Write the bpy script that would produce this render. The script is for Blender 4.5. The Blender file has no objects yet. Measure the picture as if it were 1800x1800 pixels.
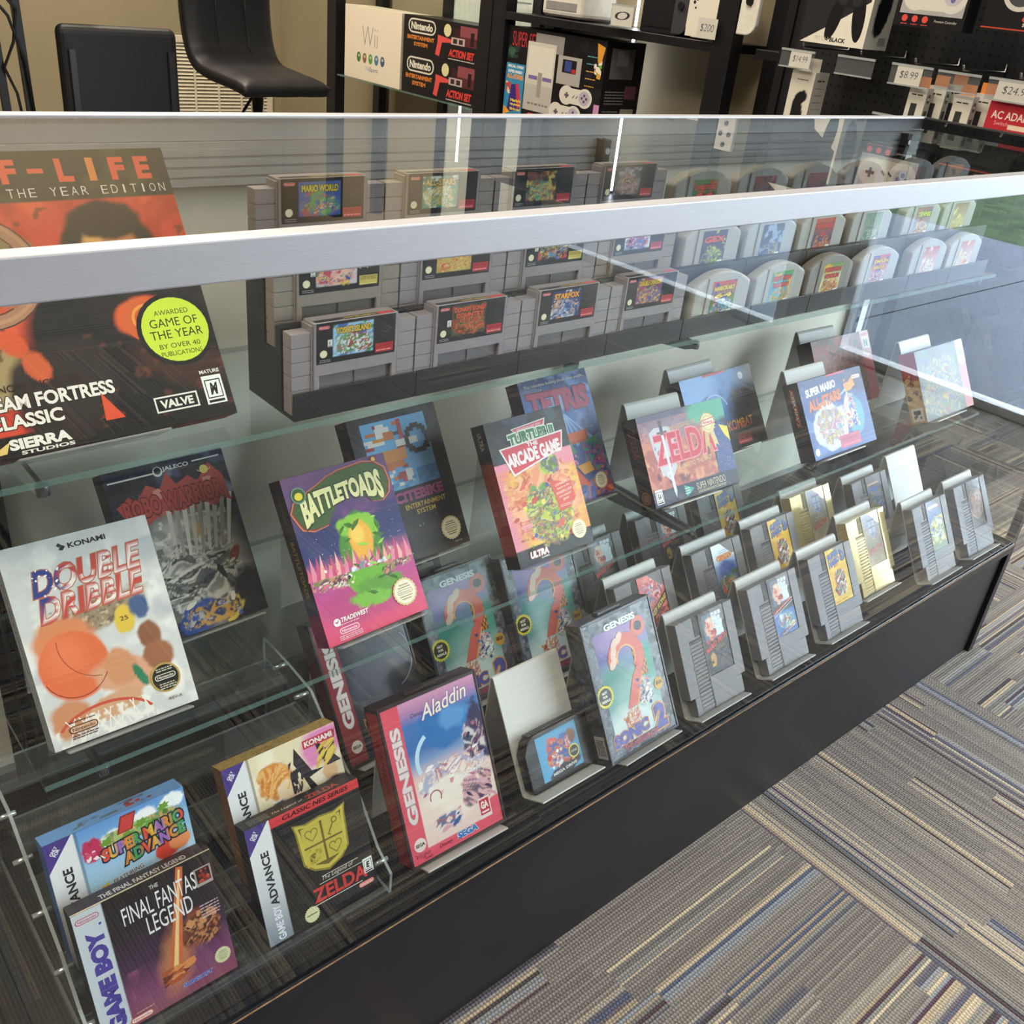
import bpy, bmesh, math, random
import numpy as np
from mathutils import Matrix, Vector

S = bpy.context.scene
COL = S.collection
# ---------------------------------------------------------------- camera
cam = bpy.data.objects.new('camera', bpy.data.cameras.new('camera'))
COL.objects.link(cam)
_r = [[0.756517, 0.248263, -0.605018], [-0.64597, 0.427974, -0.632109], [0.102003, 0.869025, 0.48414]]
cam.matrix_world = Matrix.Translation((-0.08086, -0.52285, 1.11498)) @ Matrix(_r).to_4x4()
cam.data.sensor_width = 36.0
cam.data.lens = 33.6414
cam.data.clip_start = 0.02
S.camera = cam
# ---------------------------------------------------------------- exposure, world, sun, lamps
S.view_settings.view_transform = 'Standard'
S.view_settings.look = 'None'
S.view_settings.gamma = 1.0
S.view_settings.use_curve_mapping = False
S.view_settings.exposure = 0.66
S.cycles.max_bounces = 10
S.cycles.transparent_max_bounces = 32
S.cycles.glossy_bounces = 4
S.cycles.diffuse_bounces = 4
S.cycles.transmission_bounces = 6
S.cycles.sample_clamp_indirect = 6.0
S.cycles.caustics_reflective = False
S.cycles.caustics_refractive = False
w = bpy.data.worlds.new('world')
S.world = w
w.use_nodes = True
nt = w.node_tree
nt.nodes.clear()
_o = nt.nodes.new('ShaderNodeOutputWorld')
_b = nt.nodes.new('ShaderNodeBackground')
_b.inputs['Color'].default_value = (0.82, 0.89, 1.0, 1)
_b.inputs['Strength'].default_value = 11.5
nt.links.new(_b.outputs[0], _o.inputs[0])
_l = bpy.data.lights.new('sun', 'SUN')
_l.energy = 3.5
_l.angle = 0.01
_l.color = (1, 0.95, 0.88)
sun = bpy.data.objects.new('sun', _l)
COL.objects.link(sun)
sun.rotation_euler = Vector((-0.05, 0.45, -0.85)).to_track_quat('-Z', 'Y').to_euler()


def area(name, loc, aim, sx, sy, power, color, portal=False):
    l = bpy.data.lights.new(name, 'AREA')
    l.shape = 'RECTANGLE'
    l.size, l.size_y, l.energy, l.color = sx, sy, power, color
    if portal:
        l.cycles.is_portal = True
    o = bpy.data.objects.new(name, l)
    COL.objects.link(o)
    o.location = loc
    o.rotation_euler = (Vector(aim) - Vector(loc)).to_track_quat('-Z', 'Y').to_euler()
    return o


XW = 3.2          # storefront wall / shelving wall plane
for _n, (_a, _c) in enumerate(((-1.29, -0.15), (-2.90, -1.50), (-4.25, -3.0))):
    area('daylight_portal', (XW + 0.08, (_a + _c) / 2, 1.2), (0, (_a + _c) / 2, 1.2), _c - _a, 2.4, 1, (1, 1, 1), True)
WARM = (1.0, 0.87, 0.70)
area('ceiling_and_fill_lamp', (-0.6, 1.5, 2.88), (-0.6, 1.5, 0), 1.2, 0.6, 38, WARM)
area('ceiling_and_fill_lamp', (-0.9, -0.4, 2.88), (-0.9, -0.4, 0), 1.2, 0.6, 42, WARM)
area('ceiling_and_fill_lamp', (1.6, 4.0, 2.88), (1.6, 4.0, 0), 1.2, 0.6, 62, WARM)
area('ceiling_and_fill_lamp', (1.6, 1.3, 2.88), (1.6, 1.3, 0), 1.2, 0.6, 36, (1, .88, .72))
area('ceiling_and_fill_lamp', (2.3, -1.0, 2.88), (2.3, -1.0, 0), 1.2, 0.6, 5, (1, .95, .88))  # added fill lamp, front right, to brighten the case's back panel
area('ceiling_and_fill_lamp', (0.9, -1.6, 2.88), (0.9, -1.6, 0), 1.2, 1.2, 13, (1, .95, .88))  # extra fill lamp, added to brighten the customer side of the case


# ---------------------------------------------------------------- colours and materials
def lin(h):
    if not isinstance(h, str):
        return np.array(h, float)
    h = h.lstrip('#')
    v = np.array([int(h[i:i + 2], 16) / 255 for i in (0, 2, 4)])
    return np.where(v <= 0.04045, v / 12.92, ((v + 0.055) / 1.055) ** 2.4)


_mats = {}


def mat(name, col, rough=0.5, metal=0.0, noise=0.08, scale=30.0, coat=0.0, emit=0.0, alpha=1.0, bump=0.0, stretch=None, spec=0.36):
    if name in _mats:
        return _mats[name]
    m = bpy.data.materials.new(name)
    m.use_nodes = True
    n, L = m.node_tree.nodes, m.node_tree.links
    p = n['Principled BSDF']
    c = lin(col)
    tc = n.new('ShaderNodeTexCoord')
    src = tc.outputs['Object']
    if stretch:
        mp = n.new('ShaderNodeMapping')
        mp.inputs['Scale'].default_value = stretch
        L.new(src, mp.inputs[0])
        src = mp.outputs[0]
    tx = n.new('ShaderNodeTexNoise')
    tx.inputs['Scale'].default_value = scale
    tx.inputs['Detail'].default_value = 4
    L.new(src, tx.inputs['Vector'])
    rp = n.new('ShaderNodeValToRGB')
    rp.color_ramp.elements[0].position, rp.color_ramp.elements[1].position = 0.3, 0.7
    rp.color_ramp.elements[0].color = (*np.clip(c * (1 - noise), 0, 1), 1)
    rp.color_ramp.elements[1].color = (*np.clip(c * (1 + noise), 0, 1), 1)
    L.new(tx.outputs[0], rp.inputs[0])
    L.new(rp.outputs[0], p.inputs['Base Color'])
    p.inputs['Roughness'].default_value = rough
    p.inputs['Metallic'].default_value = metal
    p.inputs['Coat Weight'].default_value = coat
    p.inputs['Coat Roughness'].default_value = 0.15
    p.inputs['Alpha'].default_value = alpha
    p.inputs['Specular IOR Level'].default_value = spec
    if emit:
        p.inputs['Emission Color'].default_value = (*c, 1)
        p.inputs['Emission Strength'].default_value = emit
    if bump:
        b = n.new('ShaderNodeBump')
        b.inputs['Strength'].default_value = bump
        b.inputs['Distance'].default_value = 0.001
        L.new(tx.outputs[0], b.inputs['Height'])
        L.new(b.outputs[0], p.inputs['Normal'])
    _mats[name] = m
    return m


def glass_mat(name, tint, ior=1.7, haze=0.0):
    """thin clear sheet: Fresnel reflection on the side the ray enters, clear transmission"""
    if name in _mats:
        return _mats[name]
    m = bpy.data.materials.new(name)
    m.use_nodes = True
    n, L = m.node_tree.nodes, m.node_tree.links
    n.remove(n['Principled BSDF'])
    out = n['Material Output']
    tr = n.new('ShaderNodeBsdfTransparent')
    tx = n.new('ShaderNodeTexNoise')
    tx.inputs['Scale'].default_value = 6
    rp = n.new('ShaderNodeValToRGB')
    rp.color_ramp.elements[0].color = (*[t * 0.985 for t in tint], 1)
    rp.color_ramp.elements[1].color = (*tint, 1)
    L.new(tx.outputs[0], rp.inputs[0])
    L.new(rp.outputs[0], tr.inputs[0])
    gl = n.new('ShaderNodeBsdfGlossy')
    gl.inputs['Roughness'].default_value = 0.0
    fr = n.new('ShaderNodeFresnel')
    fr.inputs['IOR'].default_value = ior
    geo = n.new('ShaderNodeNewGeometry')
    sub = n.new('ShaderNodeMath')
    sub.operation = 'SUBTRACT'
    sub.inputs[0].default_value = 1.0
    L.new(geo.outputs['Backfacing'], sub.inputs[1])
    mul = n.new('ShaderNodeMath')
    mul.operation = 'MULTIPLY'
    L.new(fr.outputs[0], mul.inputs[0])
    L.new(sub.outputs[0], mul.inputs[1])
    body = tr.outputs[0]
    if haze:
        df = n.new('ShaderNodeBsdfDiffuse')
        df.inputs[0].default_value = (.8, .82, .85, 1)
        mh = n.new('ShaderNodeMixShader')
        mh.inputs[0].default_value = haze
        L.new(tr.outputs[0], mh.inputs[1])
        L.new(df.outputs[0], mh.inputs[2])
        body = mh.outputs[0]
    mx = n.new('ShaderNodeMixShader')
    L.new(mul.outputs[0], mx.inputs[0])
    L.new(body, mx.inputs[1])
    L.new(gl.outputs[0], mx.inputs[2])
    L.new(mx.outputs[0], out.inputs[0])
    _mats[name] = m
    return m


def print_mat(name='printed_card', rough=0.36, spec=0.28):
    """printed surface: ink colours are stored per vertex, a fine paper grain on top"""
    if name in _mats:
        return _mats[name]
    m = bpy.data.materials.new(name)
    m.use_nodes = True
    n, L = m.node_tree.nodes, m.node_tree.links
    p = n['Principled BSDF']
    a = n.new('ShaderNodeAttribute')
    a.attribute_name = 'Col'
    tc = n.new('ShaderNodeTexCoord')
    tx = n.new('ShaderNodeTexNoise')
    tx.inputs['Scale'].default_value = 400
    L.new(tc.outputs['Object'], tx.inputs['Vector'])
    rp = n.new('ShaderNodeValToRGB')
    rp.color_ramp.elements[0].color = (0.9, 0.9, 0.9, 1)
    rp.color_ramp.elements[1].color = (1, 1, 1, 1)
    L.new(tx.outputs[0], rp.inputs[0])
    mx = n.new('ShaderNodeMix')
    mx.data_type = 'RGBA'
    mx.blend_type = 'MULTIPLY'
    mx.inputs['Factor'].default_value = 1
    L.new(a.outputs['Color'], mx.inputs['A'])
    L.new(rp.outputs[0], mx.inputs['B'])
    L.new(mx.outputs['Result'], p.inputs['Base Color'])
    p.inputs['Roughness'].default_value = rough
    p.inputs['Specular IOR Level'].default_value = spec
    _mats[name] = m
    return m


# ---------------------------------------------------------------- mesh building
class MB:
    def __init__(s):
        s.v, s.f, s.m, s.sm = [], [], [], []

    def add(s, vs, fs, m=0, smooth=False):
        b = len(s.v)
        s.v += [tuple(x) for x in vs]
        for f in fs:
            s.f.append([b + i for i in f])
            s.m.append(m)
            s.sm.append(smooth)
        return s

    def box(s, x0, x1, y0, y1, z0, z1, m=0):
        v = [(x0, y0, z0), (x1, y0, z0), (x1, y1, z0), (x0, y1, z0), (x0, y0, z1), (x1, y0, z1), (x1, y1, z1), (x0, y1, z1)]
        return s.add(v, [(0, 3, 2, 1), (4, 5, 6, 7), (0, 1, 5, 4), (1, 2, 6, 5), (2, 3, 7, 6), (3, 0, 4, 7)], m)

    def prism(s, pts, a, b, axis='x', m=0, smooth=False):
        """closed 2-D outline swept from a to b along an axis ('x': pts are (y,z), 'y': (x,z), 'z': (x,y))"""
        def p(q, t):
            return {'x': (t, q[0], q[1]), 'y': (q[0], t, q[1]), 'z': (q[0], q[1], t)}[axis]
        n = len(pts)
        ar = sum(pts[i][0] * pts[(i + 1) % n][1] - pts[(i + 1) % n][0] * pts[i][1] for i in range(n))
        pts = list(pts)
        if (ar < 0) != (axis == 'y'):
            pts.reverse()
        v = [p(q, a) for q in pts] + [p(q, b) for q in pts]
        f = [tuple(range(n))[::-1], tuple(range(n, 2 * n))]
        s.add(v, f, m)
        s.add(v, [(i, (i + 1) % n, n + (i + 1) % n, n + i) for i in range(n)], m, smooth)
        return s

    def ribbon(s, pts, th, x0, x1, m=0):
        P = [Vector((0, y, z)) for y, z in pts]
        n = len(P)
        A, B = [], []
        for i in range(n):
            t = (P[min(i + 1, n - 1)] - P[max(i - 1, 0)]).normalized()
            nn = Vector((0, -t.z, t.y)) * th / 2
            A.append((P[i] + nn)[1:])
            B.append((P[i] - nn)[1:])
        return s.prism([tuple(a) for a in A] + [tuple(b) for b in B[::-1]], x0, x1, 'x', m)

    def tube(s, path, r, n=10, m=0, caps=True):
        P = [Vector(p) for p in path]
        V = []
        up = Vector((0.123, 0.345, 0.9))
        for i, p in enumerate(P):
            t = (P[min(i + 1, len(P) - 1)] - P[max(i - 1, 0)]).normalized()
            u = t.cross(up)
            if u.length < 1e-3:
                u = t.cross(Vector((1, 0, 0)))
            u.normalize()
            w_ = t.cross(u)
            rr = r[i] if isinstance(r, (list, tuple)) else r
            V += [p + (u * math.cos(2 * math.pi * k / n) + w_ * math.sin(2 * math.pi * k / n)) * rr for k in range(n)]
        F = []
        for i in range(len(P) - 1):
            for k in range(n):
                F.append((i * n + k, i * n + (k + 1) % n, (i + 1) * n + (k + 1) % n, (i + 1) * n + k))
        s.add(V, F, m, True)
        if caps:
            s.add(V[:n], [tuple(range(n))], m)
            s.add(V[-n:], [tuple(range(n))[::-1]], m)
        return s

    def build(s, name, mats, parent=None, bevel=0.0, seg=2, fix=True):
        me = bpy.data.meshes.new(name)
        me.from_pydata(s.v, [], s.f)
        me.polygons.foreach_set('material_index', s.m)
        me.polygons.foreach_set('use_smooth', s.sm)
        if not isinstance(mats, (list, tuple)):
            mats = [mats]
        for k in mats:
            me.materials.append(k)
        if fix:
            bm = bmesh.new()
            bm.from_mesh(me)
            bmesh.ops.remove_doubles(bm, verts=bm.verts, dist=1e-6)
            bmesh.ops.recalc_face_normals(bm, faces=bm.faces)
            bm.to_mesh(me)
            bm.free()
        me.update()
        o = bpy.data.objects.new(name, me)
        COL.objects.link(o)
        if parent:
            o.parent = parent
        if bevel:
            b = o.modifiers.new('bevel', 'BEVEL')
            b.width = bevel
            b.segments = seg
            b.limit_method = 'ANGLE'
            b.angle_limit = math.radians(40)
        return o


def tag(o, label, cat, group=None, kind=None):
    if label:
        o['label'] = label
    if cat:
        o['category'] = cat
    if group:
        o['group'] = group
    if kind:
        o['kind'] = kind
    return o


def thing(name, label, cat, loc=(0, 0, 0), rot=(0, 0, 0), group=None):
    o = bpy.data.objects.new(name, None)
    o.empty_display_size = 0.02
    COL.objects.link(o)
    o.location = loc
    o.rotation_euler = rot
    return tag(o, label, cat, group)


def copy_tree(o, parent=None):
    c = o.copy()
    COL.objects.link(c)
    if parent:
        c.parent = parent
    for ch in list(o.children):
        copy_tree(ch, c)
    return c


def struct(o):
    o['kind'] = 'structure'
    return o


# ---------------------------------------------------------------- printed art
_tc = {}


def glyphs(s, bold=0.0, shear=0.0):
    key = (s, round(bold, 3), round(shear, 2))
    if key in _tc:
        return _tc[key]
    cu = bpy.data.curves.new('t', 'FONT')
    cu.body = s
    cu.size = 1.0
    cu.offset = bold
    cu.shear = shear
    cu.dimensions = '2D'
    cu.fill_mode = 'FRONT'
    cu.resolution_u = 3
    o = bpy.data.objects.new('t', cu)
    me = o.to_mesh()
    v = np.array([p.co[:2] for p in me.vertices]) if len(me.vertices) else np.zeros((0, 2))
    f = [tuple(p.vertices) for p in me.polygons]
    o.to_mesh_clear()
    bpy.data.objects.remove(o)
    bpy.data.curves.remove(cu)
    _tc[key] = (v, f)
    return _tc[key]


def vnoise(X, Y, scale, seed, octv=3):
    out = np.zeros_like(X)
    amp, tot = 1.0, 0.0
    rs = np.random.RandomState(seed)
    for o in range(octv):
        g = rs.rand(64, 64)
        x, y = X / scale + 7.3 * o, Y / scale + 3.1 * o
        xi, yi = np.floor(x).astype(int), np.floor(y).astype(int)
        fx, fy = x - xi, y - yi
        fx, fy = fx * fx * (3 - 2 * fx), fy * fy * (3 - 2 * fy)
        G = lambda a, b: g[a % 64, b % 64]
        out += amp * ((G(xi, yi) * (1 - fx) + G(xi + 1, yi) * fx) * (1 - fy) + (G(xi, yi + 1) * (1 - fx) + G(xi + 1, yi + 1) * fx) * fy)
        tot += amp
        amp *= 0.5
        scale *= 0.5
    return out / tot


class Cover:
    """a printed face, W x H millimetres, y up from its lower left corner"""

    def __init__(s, W, H, bg, res=1.3):
        s.W, s.H = W, H
        s.nx, s.ny = max(2, int(W / res) + 1), max(2, int(H / res) + 1)
        s.X, s.Y = np.meshgrid(np.linspace(0, W, s.nx), np.linspace(0, H, s.ny))
        s.I = np.empty((s.ny, s.nx, 3))
        s.I[:] = lin(bg)
        s.P = []
        s.k = 1.0

    def mix(s, mask, c):
        m = np.clip(mask, 0, 1)[..., None]
        s.I = s.I * (1 - m) + lin(c) * m
        return s

    def grad(s, stops, axis='y'):
        t = s.Y / s.H if axis == 'y' else (s.X / s.W if axis == 'x' else (s.X / s.W + s.Y / s.H) / 2)
        xs = [a for a, _ in stops]
        cs = np.array([lin(c) for _, c in stops])
        s.I = np.stack([np.interp(t, xs, cs[:, i]) for i in range(3)], -1)
        return s

    def _box(s, b):
        if b is None:
            return 1.0
        return ((s.X >= b[0]) & (s.X <= b[2]) & (s.Y >= b[1]) & (s.Y <= b[3])).astype(float)

    def noise(s, c, scale=8, thr=0.5, soft=0.08, seed=1, box=None, a=1.0, aniso=(1, 1)):
        n = vnoise(s.X * aniso[0], s.Y * aniso[1], scale, seed)
        return s.mix(np.clip((n - thr) / soft, 0, 1) * s._box(box) * a, c)

    def blob(s, c, cx, cy, rx, ry, rot=0, soft=0.1, wob=0.15, seed=1, a=1.0):
        t = math.radians(rot)
        dx, dy = s.X - cx, s.Y - cy
        x, y = (dx * math.cos(t) + dy * math.sin(t)) / rx, (-dx * math.sin(t) + dy * math.cos(t)) / ry
        d = np.sqrt(x * x + y * y) + (vnoise(s.X, s.Y, max(4, min(rx, ry) * .7), seed) - .5) * 2 * wob
        return s.mix(np.clip((1 - d) / max(soft, .01) + .5, 0, 1) * a, c)

    def rect(s, c, x0, y0, x1, y1, a=1.0):
        return s.mix(s._box((x0, y0, x1, y1)) * a, c)

    def half(s, c, x, y, ang, soft=1.0, wob=0, seed=1, a=1.0):
        """everything on the left of a line through x, y heading ang degrees"""
        t = math.radians(ang)
        d = -(s.X - x) * math.sin(t) + (s.Y - y) * math.cos(t)
        if wob:
            d = d + (vnoise(s.X, s.Y, 8, seed) - .5) * wob
        return s.mix(np.clip(d / soft + .5, 0, 1) * a, c)

    # crisp polygons
    def poly(s, pts, c):
        s.P.append((np.array(pts, float), [tuple(range(len(pts)))], lin(c), s.k))
        s.k += 0.5
        return s

    def pr(s, c, x0, y0, x1, y1):
        return s.poly([(x0, y0), (x1, y0), (x1, y1), (x0, y1)], c)

    def ell(s, c, cx, cy, rx, ry=None, rot=0, n=28, star=0.0, sp=16):
        ry = rx if ry is None else ry
        t0 = math.radians(rot)
        if star:
            n = sp * 2
        pts = []
        for k in range(n):
            t = 2 * math.pi * k / n
            q = 1 - (star if star and k % 2 else 0)
            x, y = rx * q * math.cos(t), ry * q * math.sin(t)
            pts.append((cx + x * math.cos(t0) - y * math.sin(t0), cy + x * math.sin(t0) + y * math.cos(t0)))
        return s.poly(pts, c)

    def ring(s, c, cx, cy, r, wd, a0=0, a1=360, ry=None, n=30):
        ry = r if ry is None else ry
        v, f = [], []
        for k in range(n + 1):
            t = math.radians(a0 + (a1 - a0) * k / n)
            v += [(cx + r * math.cos(t), cy + ry * math.sin(t)), (cx + (r - wd) * math.cos(t), cy + (ry - wd) * math.sin(t))]
            if k:
                f.append((2 * k - 2, 2 * k - 1, 2 * k + 1, 2 * k))
        s.P.append((np.array(v), f, lin(c), s.k))
        s.k += 0.5
        return s

    def pill(s, c, x0, y0, x1, y1):
        r = (y1 - y0) / 2
        pts = [(x1 - r + r * math.cos(math.radians(a)), y0 + r + r * math.sin(math.radians(a))) for a in range(-90, 91, 30)]
        pts += [(x0 + r + r * math.cos(math.radians(a)), y0 + r + r * math.sin(math.radians(a))) for a in range(90, 271, 30)]
        return s.poly(pts, c)

    def line(s, c, x0, y0, x1, y1, wd):
        d = np.array([x1 - x0, y1 - y0], float)
        nn = np.array([-d[1], d[0]]) / np.hypot(*d) * wd / 2
        return s.poly([(x0 + nn[0], y0 + nn[1]), (x0 - nn[0], y0 - nn[1]), (x1 - nn[0], y1 - nn[1]), (x1 + nn[0], y1 + nn[1])], c)

    def scat(s, pal, n, x0, y0, x1, y1, r0, r1, seed=1, asp=1.0, ang=None):
        """loose patches of colour; dense ones are brushed into the ground first"""
        R = random.Random(seed)
        if n >= 26:
            sc = max(3.0, (r0 + r1) * 1.45)
            t = math.radians(ang or 0)
            ca, sa = math.cos(t), math.sin(t)
            q1, q2 = vnoise(s.X, s.Y, sc * 2.2, seed + 51, 2) - .5, vnoise(s.X, s.Y, sc * 2.2, seed + 77, 2) - .5
            x_, y_ = s.X + q1 * sc * 2.6, s.Y + q2 * sc * 2.6
            u, v = (x_ * ca + y_ * sa) / (asp * 1.3), (-x_ * sa + y_ * ca) * asp
            f = np.clip((vnoise(u, v, sc, seed + 13, 2) - .16) / .68, 0, .999) * (len(pal) * 2)
            i0 = np.floor(f).astype(int)
            fr = np.clip((f - i0 - .72) / .28, 0, 1)[..., None]
            order = list(range(len(pal))) + [R.randrange(len(pal)) for _ in pal] + [0]
            cols = np.array([lin(pal[k]) for k in order])
            img = cols[i0] * (1 - fr) + cols[np.minimum(i0 + 1, len(order) - 1)] * fr
            cx, cy, hx, hy = (x0 + x1) / 2, (y0 + y1) / 2, (x1 - x0) / 2, (y1 - y0) / 2
            d = ((np.abs(s.X - cx) / hx) ** 3 + (np.abs(s.Y - cy) / hy) ** 3) ** (1 / 3) + (vnoise(s.X, s.Y, 7, seed + 5) - .5) * .5
            m = (np.clip((.98 - d) / .12, 0, 1) * .88)[..., None]
            s.I = s.I * (1 - m) + img * m
            n = n // 6
        for i in range(n):
            cx, cy, r = R.uniform(x0, x1), R.uniform(y0, y1), R.uniform(r0, r1)
            kk = R.randint(4, 8)
            a = R.uniform(0, 6.3) if ang is None else math.radians(ang) + R.uniform(-.25, .25)
            pts = []
            for j in range(kk):
                t = 6.2832 * j / kk
                q = r * R.uniform(.65, 1.2)
                x, y = q * asp * math.cos(t), q / asp * math.sin(t)
                px, py = cx + x * math.cos(a) - y * math.sin(a), cy + x * math.sin(a) + y * math.cos(a)
                pts.append((min(max(px, x0), x1), min(max(py, y0), y1)))
            s.P.append((np.array(pts), [tuple(range(kk))], lin(R.choice(pal)), s.k))
            s.k += 0.12
        return s

    def t(s, txt, cx, cy, wd, h, c, b=0.0, sh=0.0, rot=0, out=None, ow=0.05, warp=None, cfun=None, sk=0.0):
        """text stretched to wd x h about its centre; sk slants the base line"""
        v, f = glyphs(txt, b, sh)
        if not len(v):
            return s
        lo, hi = v.min(0), v.max(0)
        sc = np.array([wd, h]) / np.maximum(hi - lo, 1e-6)
        t0 = math.radians(rot)

        def place(v_):
            q = (v_ - (lo + hi) / 2) * sc
            if sk:
                q = np.stack([q[:, 0], q[:, 1] + q[:, 0] * sk], 1)
            if warp:
                q = np.array([warp(x / (wd / 2), y / (h / 2)) for x, y in q]) * np.array([wd / 2, h / 2])
            return np.stack([cx + q[:, 0] * math.cos(t0) - q[:, 1] * math.sin(t0), cy + q[:, 0] * math.sin(t0) + q[:, 1] * math.cos(t0)], 1)
        if out:
            v2, f2 = glyphs(txt, b + ow, sh)
            s.P.append((place(v2), f2, lin(out), s.k))
            s.k += 0.8
        q = place(v)
        cc = lin(c) if cfun is None else np.array([lin(cfun(*a)) for a in q])
        s.P.append((q, f, cc, s.k))
        s.k += 0.6
        return s

    def nlogo(s, cx, cy, wd, c='e60012', bg='f2f2f0', fill=False):
        h = wd * .27
        s.pill(c, cx - wd / 2, cy - h / 2, cx + wd / 2, cy + h / 2)
        if fill:
            s.t('Nintendo', cx, cy, wd * .76, h * .5, bg, b=.015)
        else:
            s.pill(bg, cx - wd / 2 + h * .13, cy - h * .37, cx + wd / 2 - h * .13, cy + h * .37)
            s.t('Nintendo', cx, cy, wd * .78, h * .46, c, b=.015)
        return s

    def seal(s, cx, cy, r, c='d9cf9a', inner='ece7cf', ink='8a7a3a'):
        s.ell(c, cx, cy, r, star=.07, sp=22)
        s.ell(inner, cx, cy, r * .84)
        s.nlogo(cx, cy, r * 1.25, ink, inner)
        for dy, q in ((.5, .7), (.32, .95), (-.32, .95), (-.5, .7)):
            s.pr(ink, cx - r * q * .55, cy + dy * r - r * .04, cx + r * q * .55, cy + dy * r + r * .04)
        return s

    def lines(s, c, x0, x1, ys, wd, seed=1):
        R = random.Random(seed)
        for y in ys:
            x = x0
            while x < x1 - wd:
                e = min(x1, x + R.uniform(1.2, 5) * wd)
                s.pr(c, x, y, e, y + wd)
                x = e + wd * .7
        return s

    def esrb(s, x, y, wd, letter='E', c='f0f0ec', ink='101010'):
        h = wd * 1.45
        s.pr(c, x, y, x + wd, y + h)
        s.pr(ink, x + wd * .1, y + h * .2, x + wd * .9, y + h * .86)
        s.pr(c, x + wd * .15, y + h * .24, x + wd * .85, y + h * .82)
        s.t(letter, x + wd / 2, y + h * .53, wd * .42, h * .42, ink, b=.05, sh=.2)
        s.pr(ink, x + wd * .1, y + h * .05, x + wd * .9, y + h * .14)
        return s

    def build(s, name, parent, o, ux, uz, nrm, material=None, lift=0.0002):
        o, ux, uz, nrm = (np.array(a, float) for a in (o, ux, uz, nrm))
        V, C, F = [], [], []
        g = np.stack([s.X.ravel(), s.Y.ravel()], 1) / 1000
        V.append(o + g[:, :1] * ux + g[:, 1:] * uz + nrm * lift)
        C.append(s.I.reshape(-1, 3))
        i = np.arange(s.nx * s.ny).reshape(s.ny, s.nx)
        F += np.stack([i[:-1, :-1], i[:-1, 1:], i[1:, 1:], i[1:, :-1]], -1).reshape(-1, 4).tolist()
        base = s.nx * s.ny
        for v, f, c, k in s.P:
            q = v / 1000
            V.append(o + q[:, :1] * ux + q[:, 1:] * uz + nrm * (lift + k * 1.4e-5))
            C.append(np.broadcast_to(c, (len(v), 3)))
            F += [[base + a for a in ff] for ff in f]
            base += len(v)
        V, C = np.concatenate(V), np.clip(np.concatenate(C), 0, 1)
        me = bpy.data.meshes.new(name)
        me.from_pydata(V.tolist(), [], F)
        at = me.color_attributes.new('Col', 'FLOAT_COLOR', 'POINT')
        at.data.foreach_set('color', np.concatenate([C, np.ones((len(C), 1))], 1).astype(np.float32).ravel())
        me.materials.append(material or print_mat())
        me.update()
        ob = bpy.data.objects.new(name, me)
        COL.objects.link(ob)
        if parent:
            ob.parent = parent
        return ob
# ================================================================ the room
XL, YF, YB, ZC = -3.2, -4.3, 5.5, 2.9
M_wall = mat('wall_paint', '978c72', .85, noise=.05, scale=3, bump=.05)
M_walld = mat('dark_wall_paint', '4b463e', .85, noise=.05, scale=3)
M_ceil = mat('ceiling_tile', 'b8b4aa', .9, noise=.04)
M_black = mat('black_metal', '141417', .42, noise=.15)
M_frame = mat('white_door_frame', 'cfd4da', .4)


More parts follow.
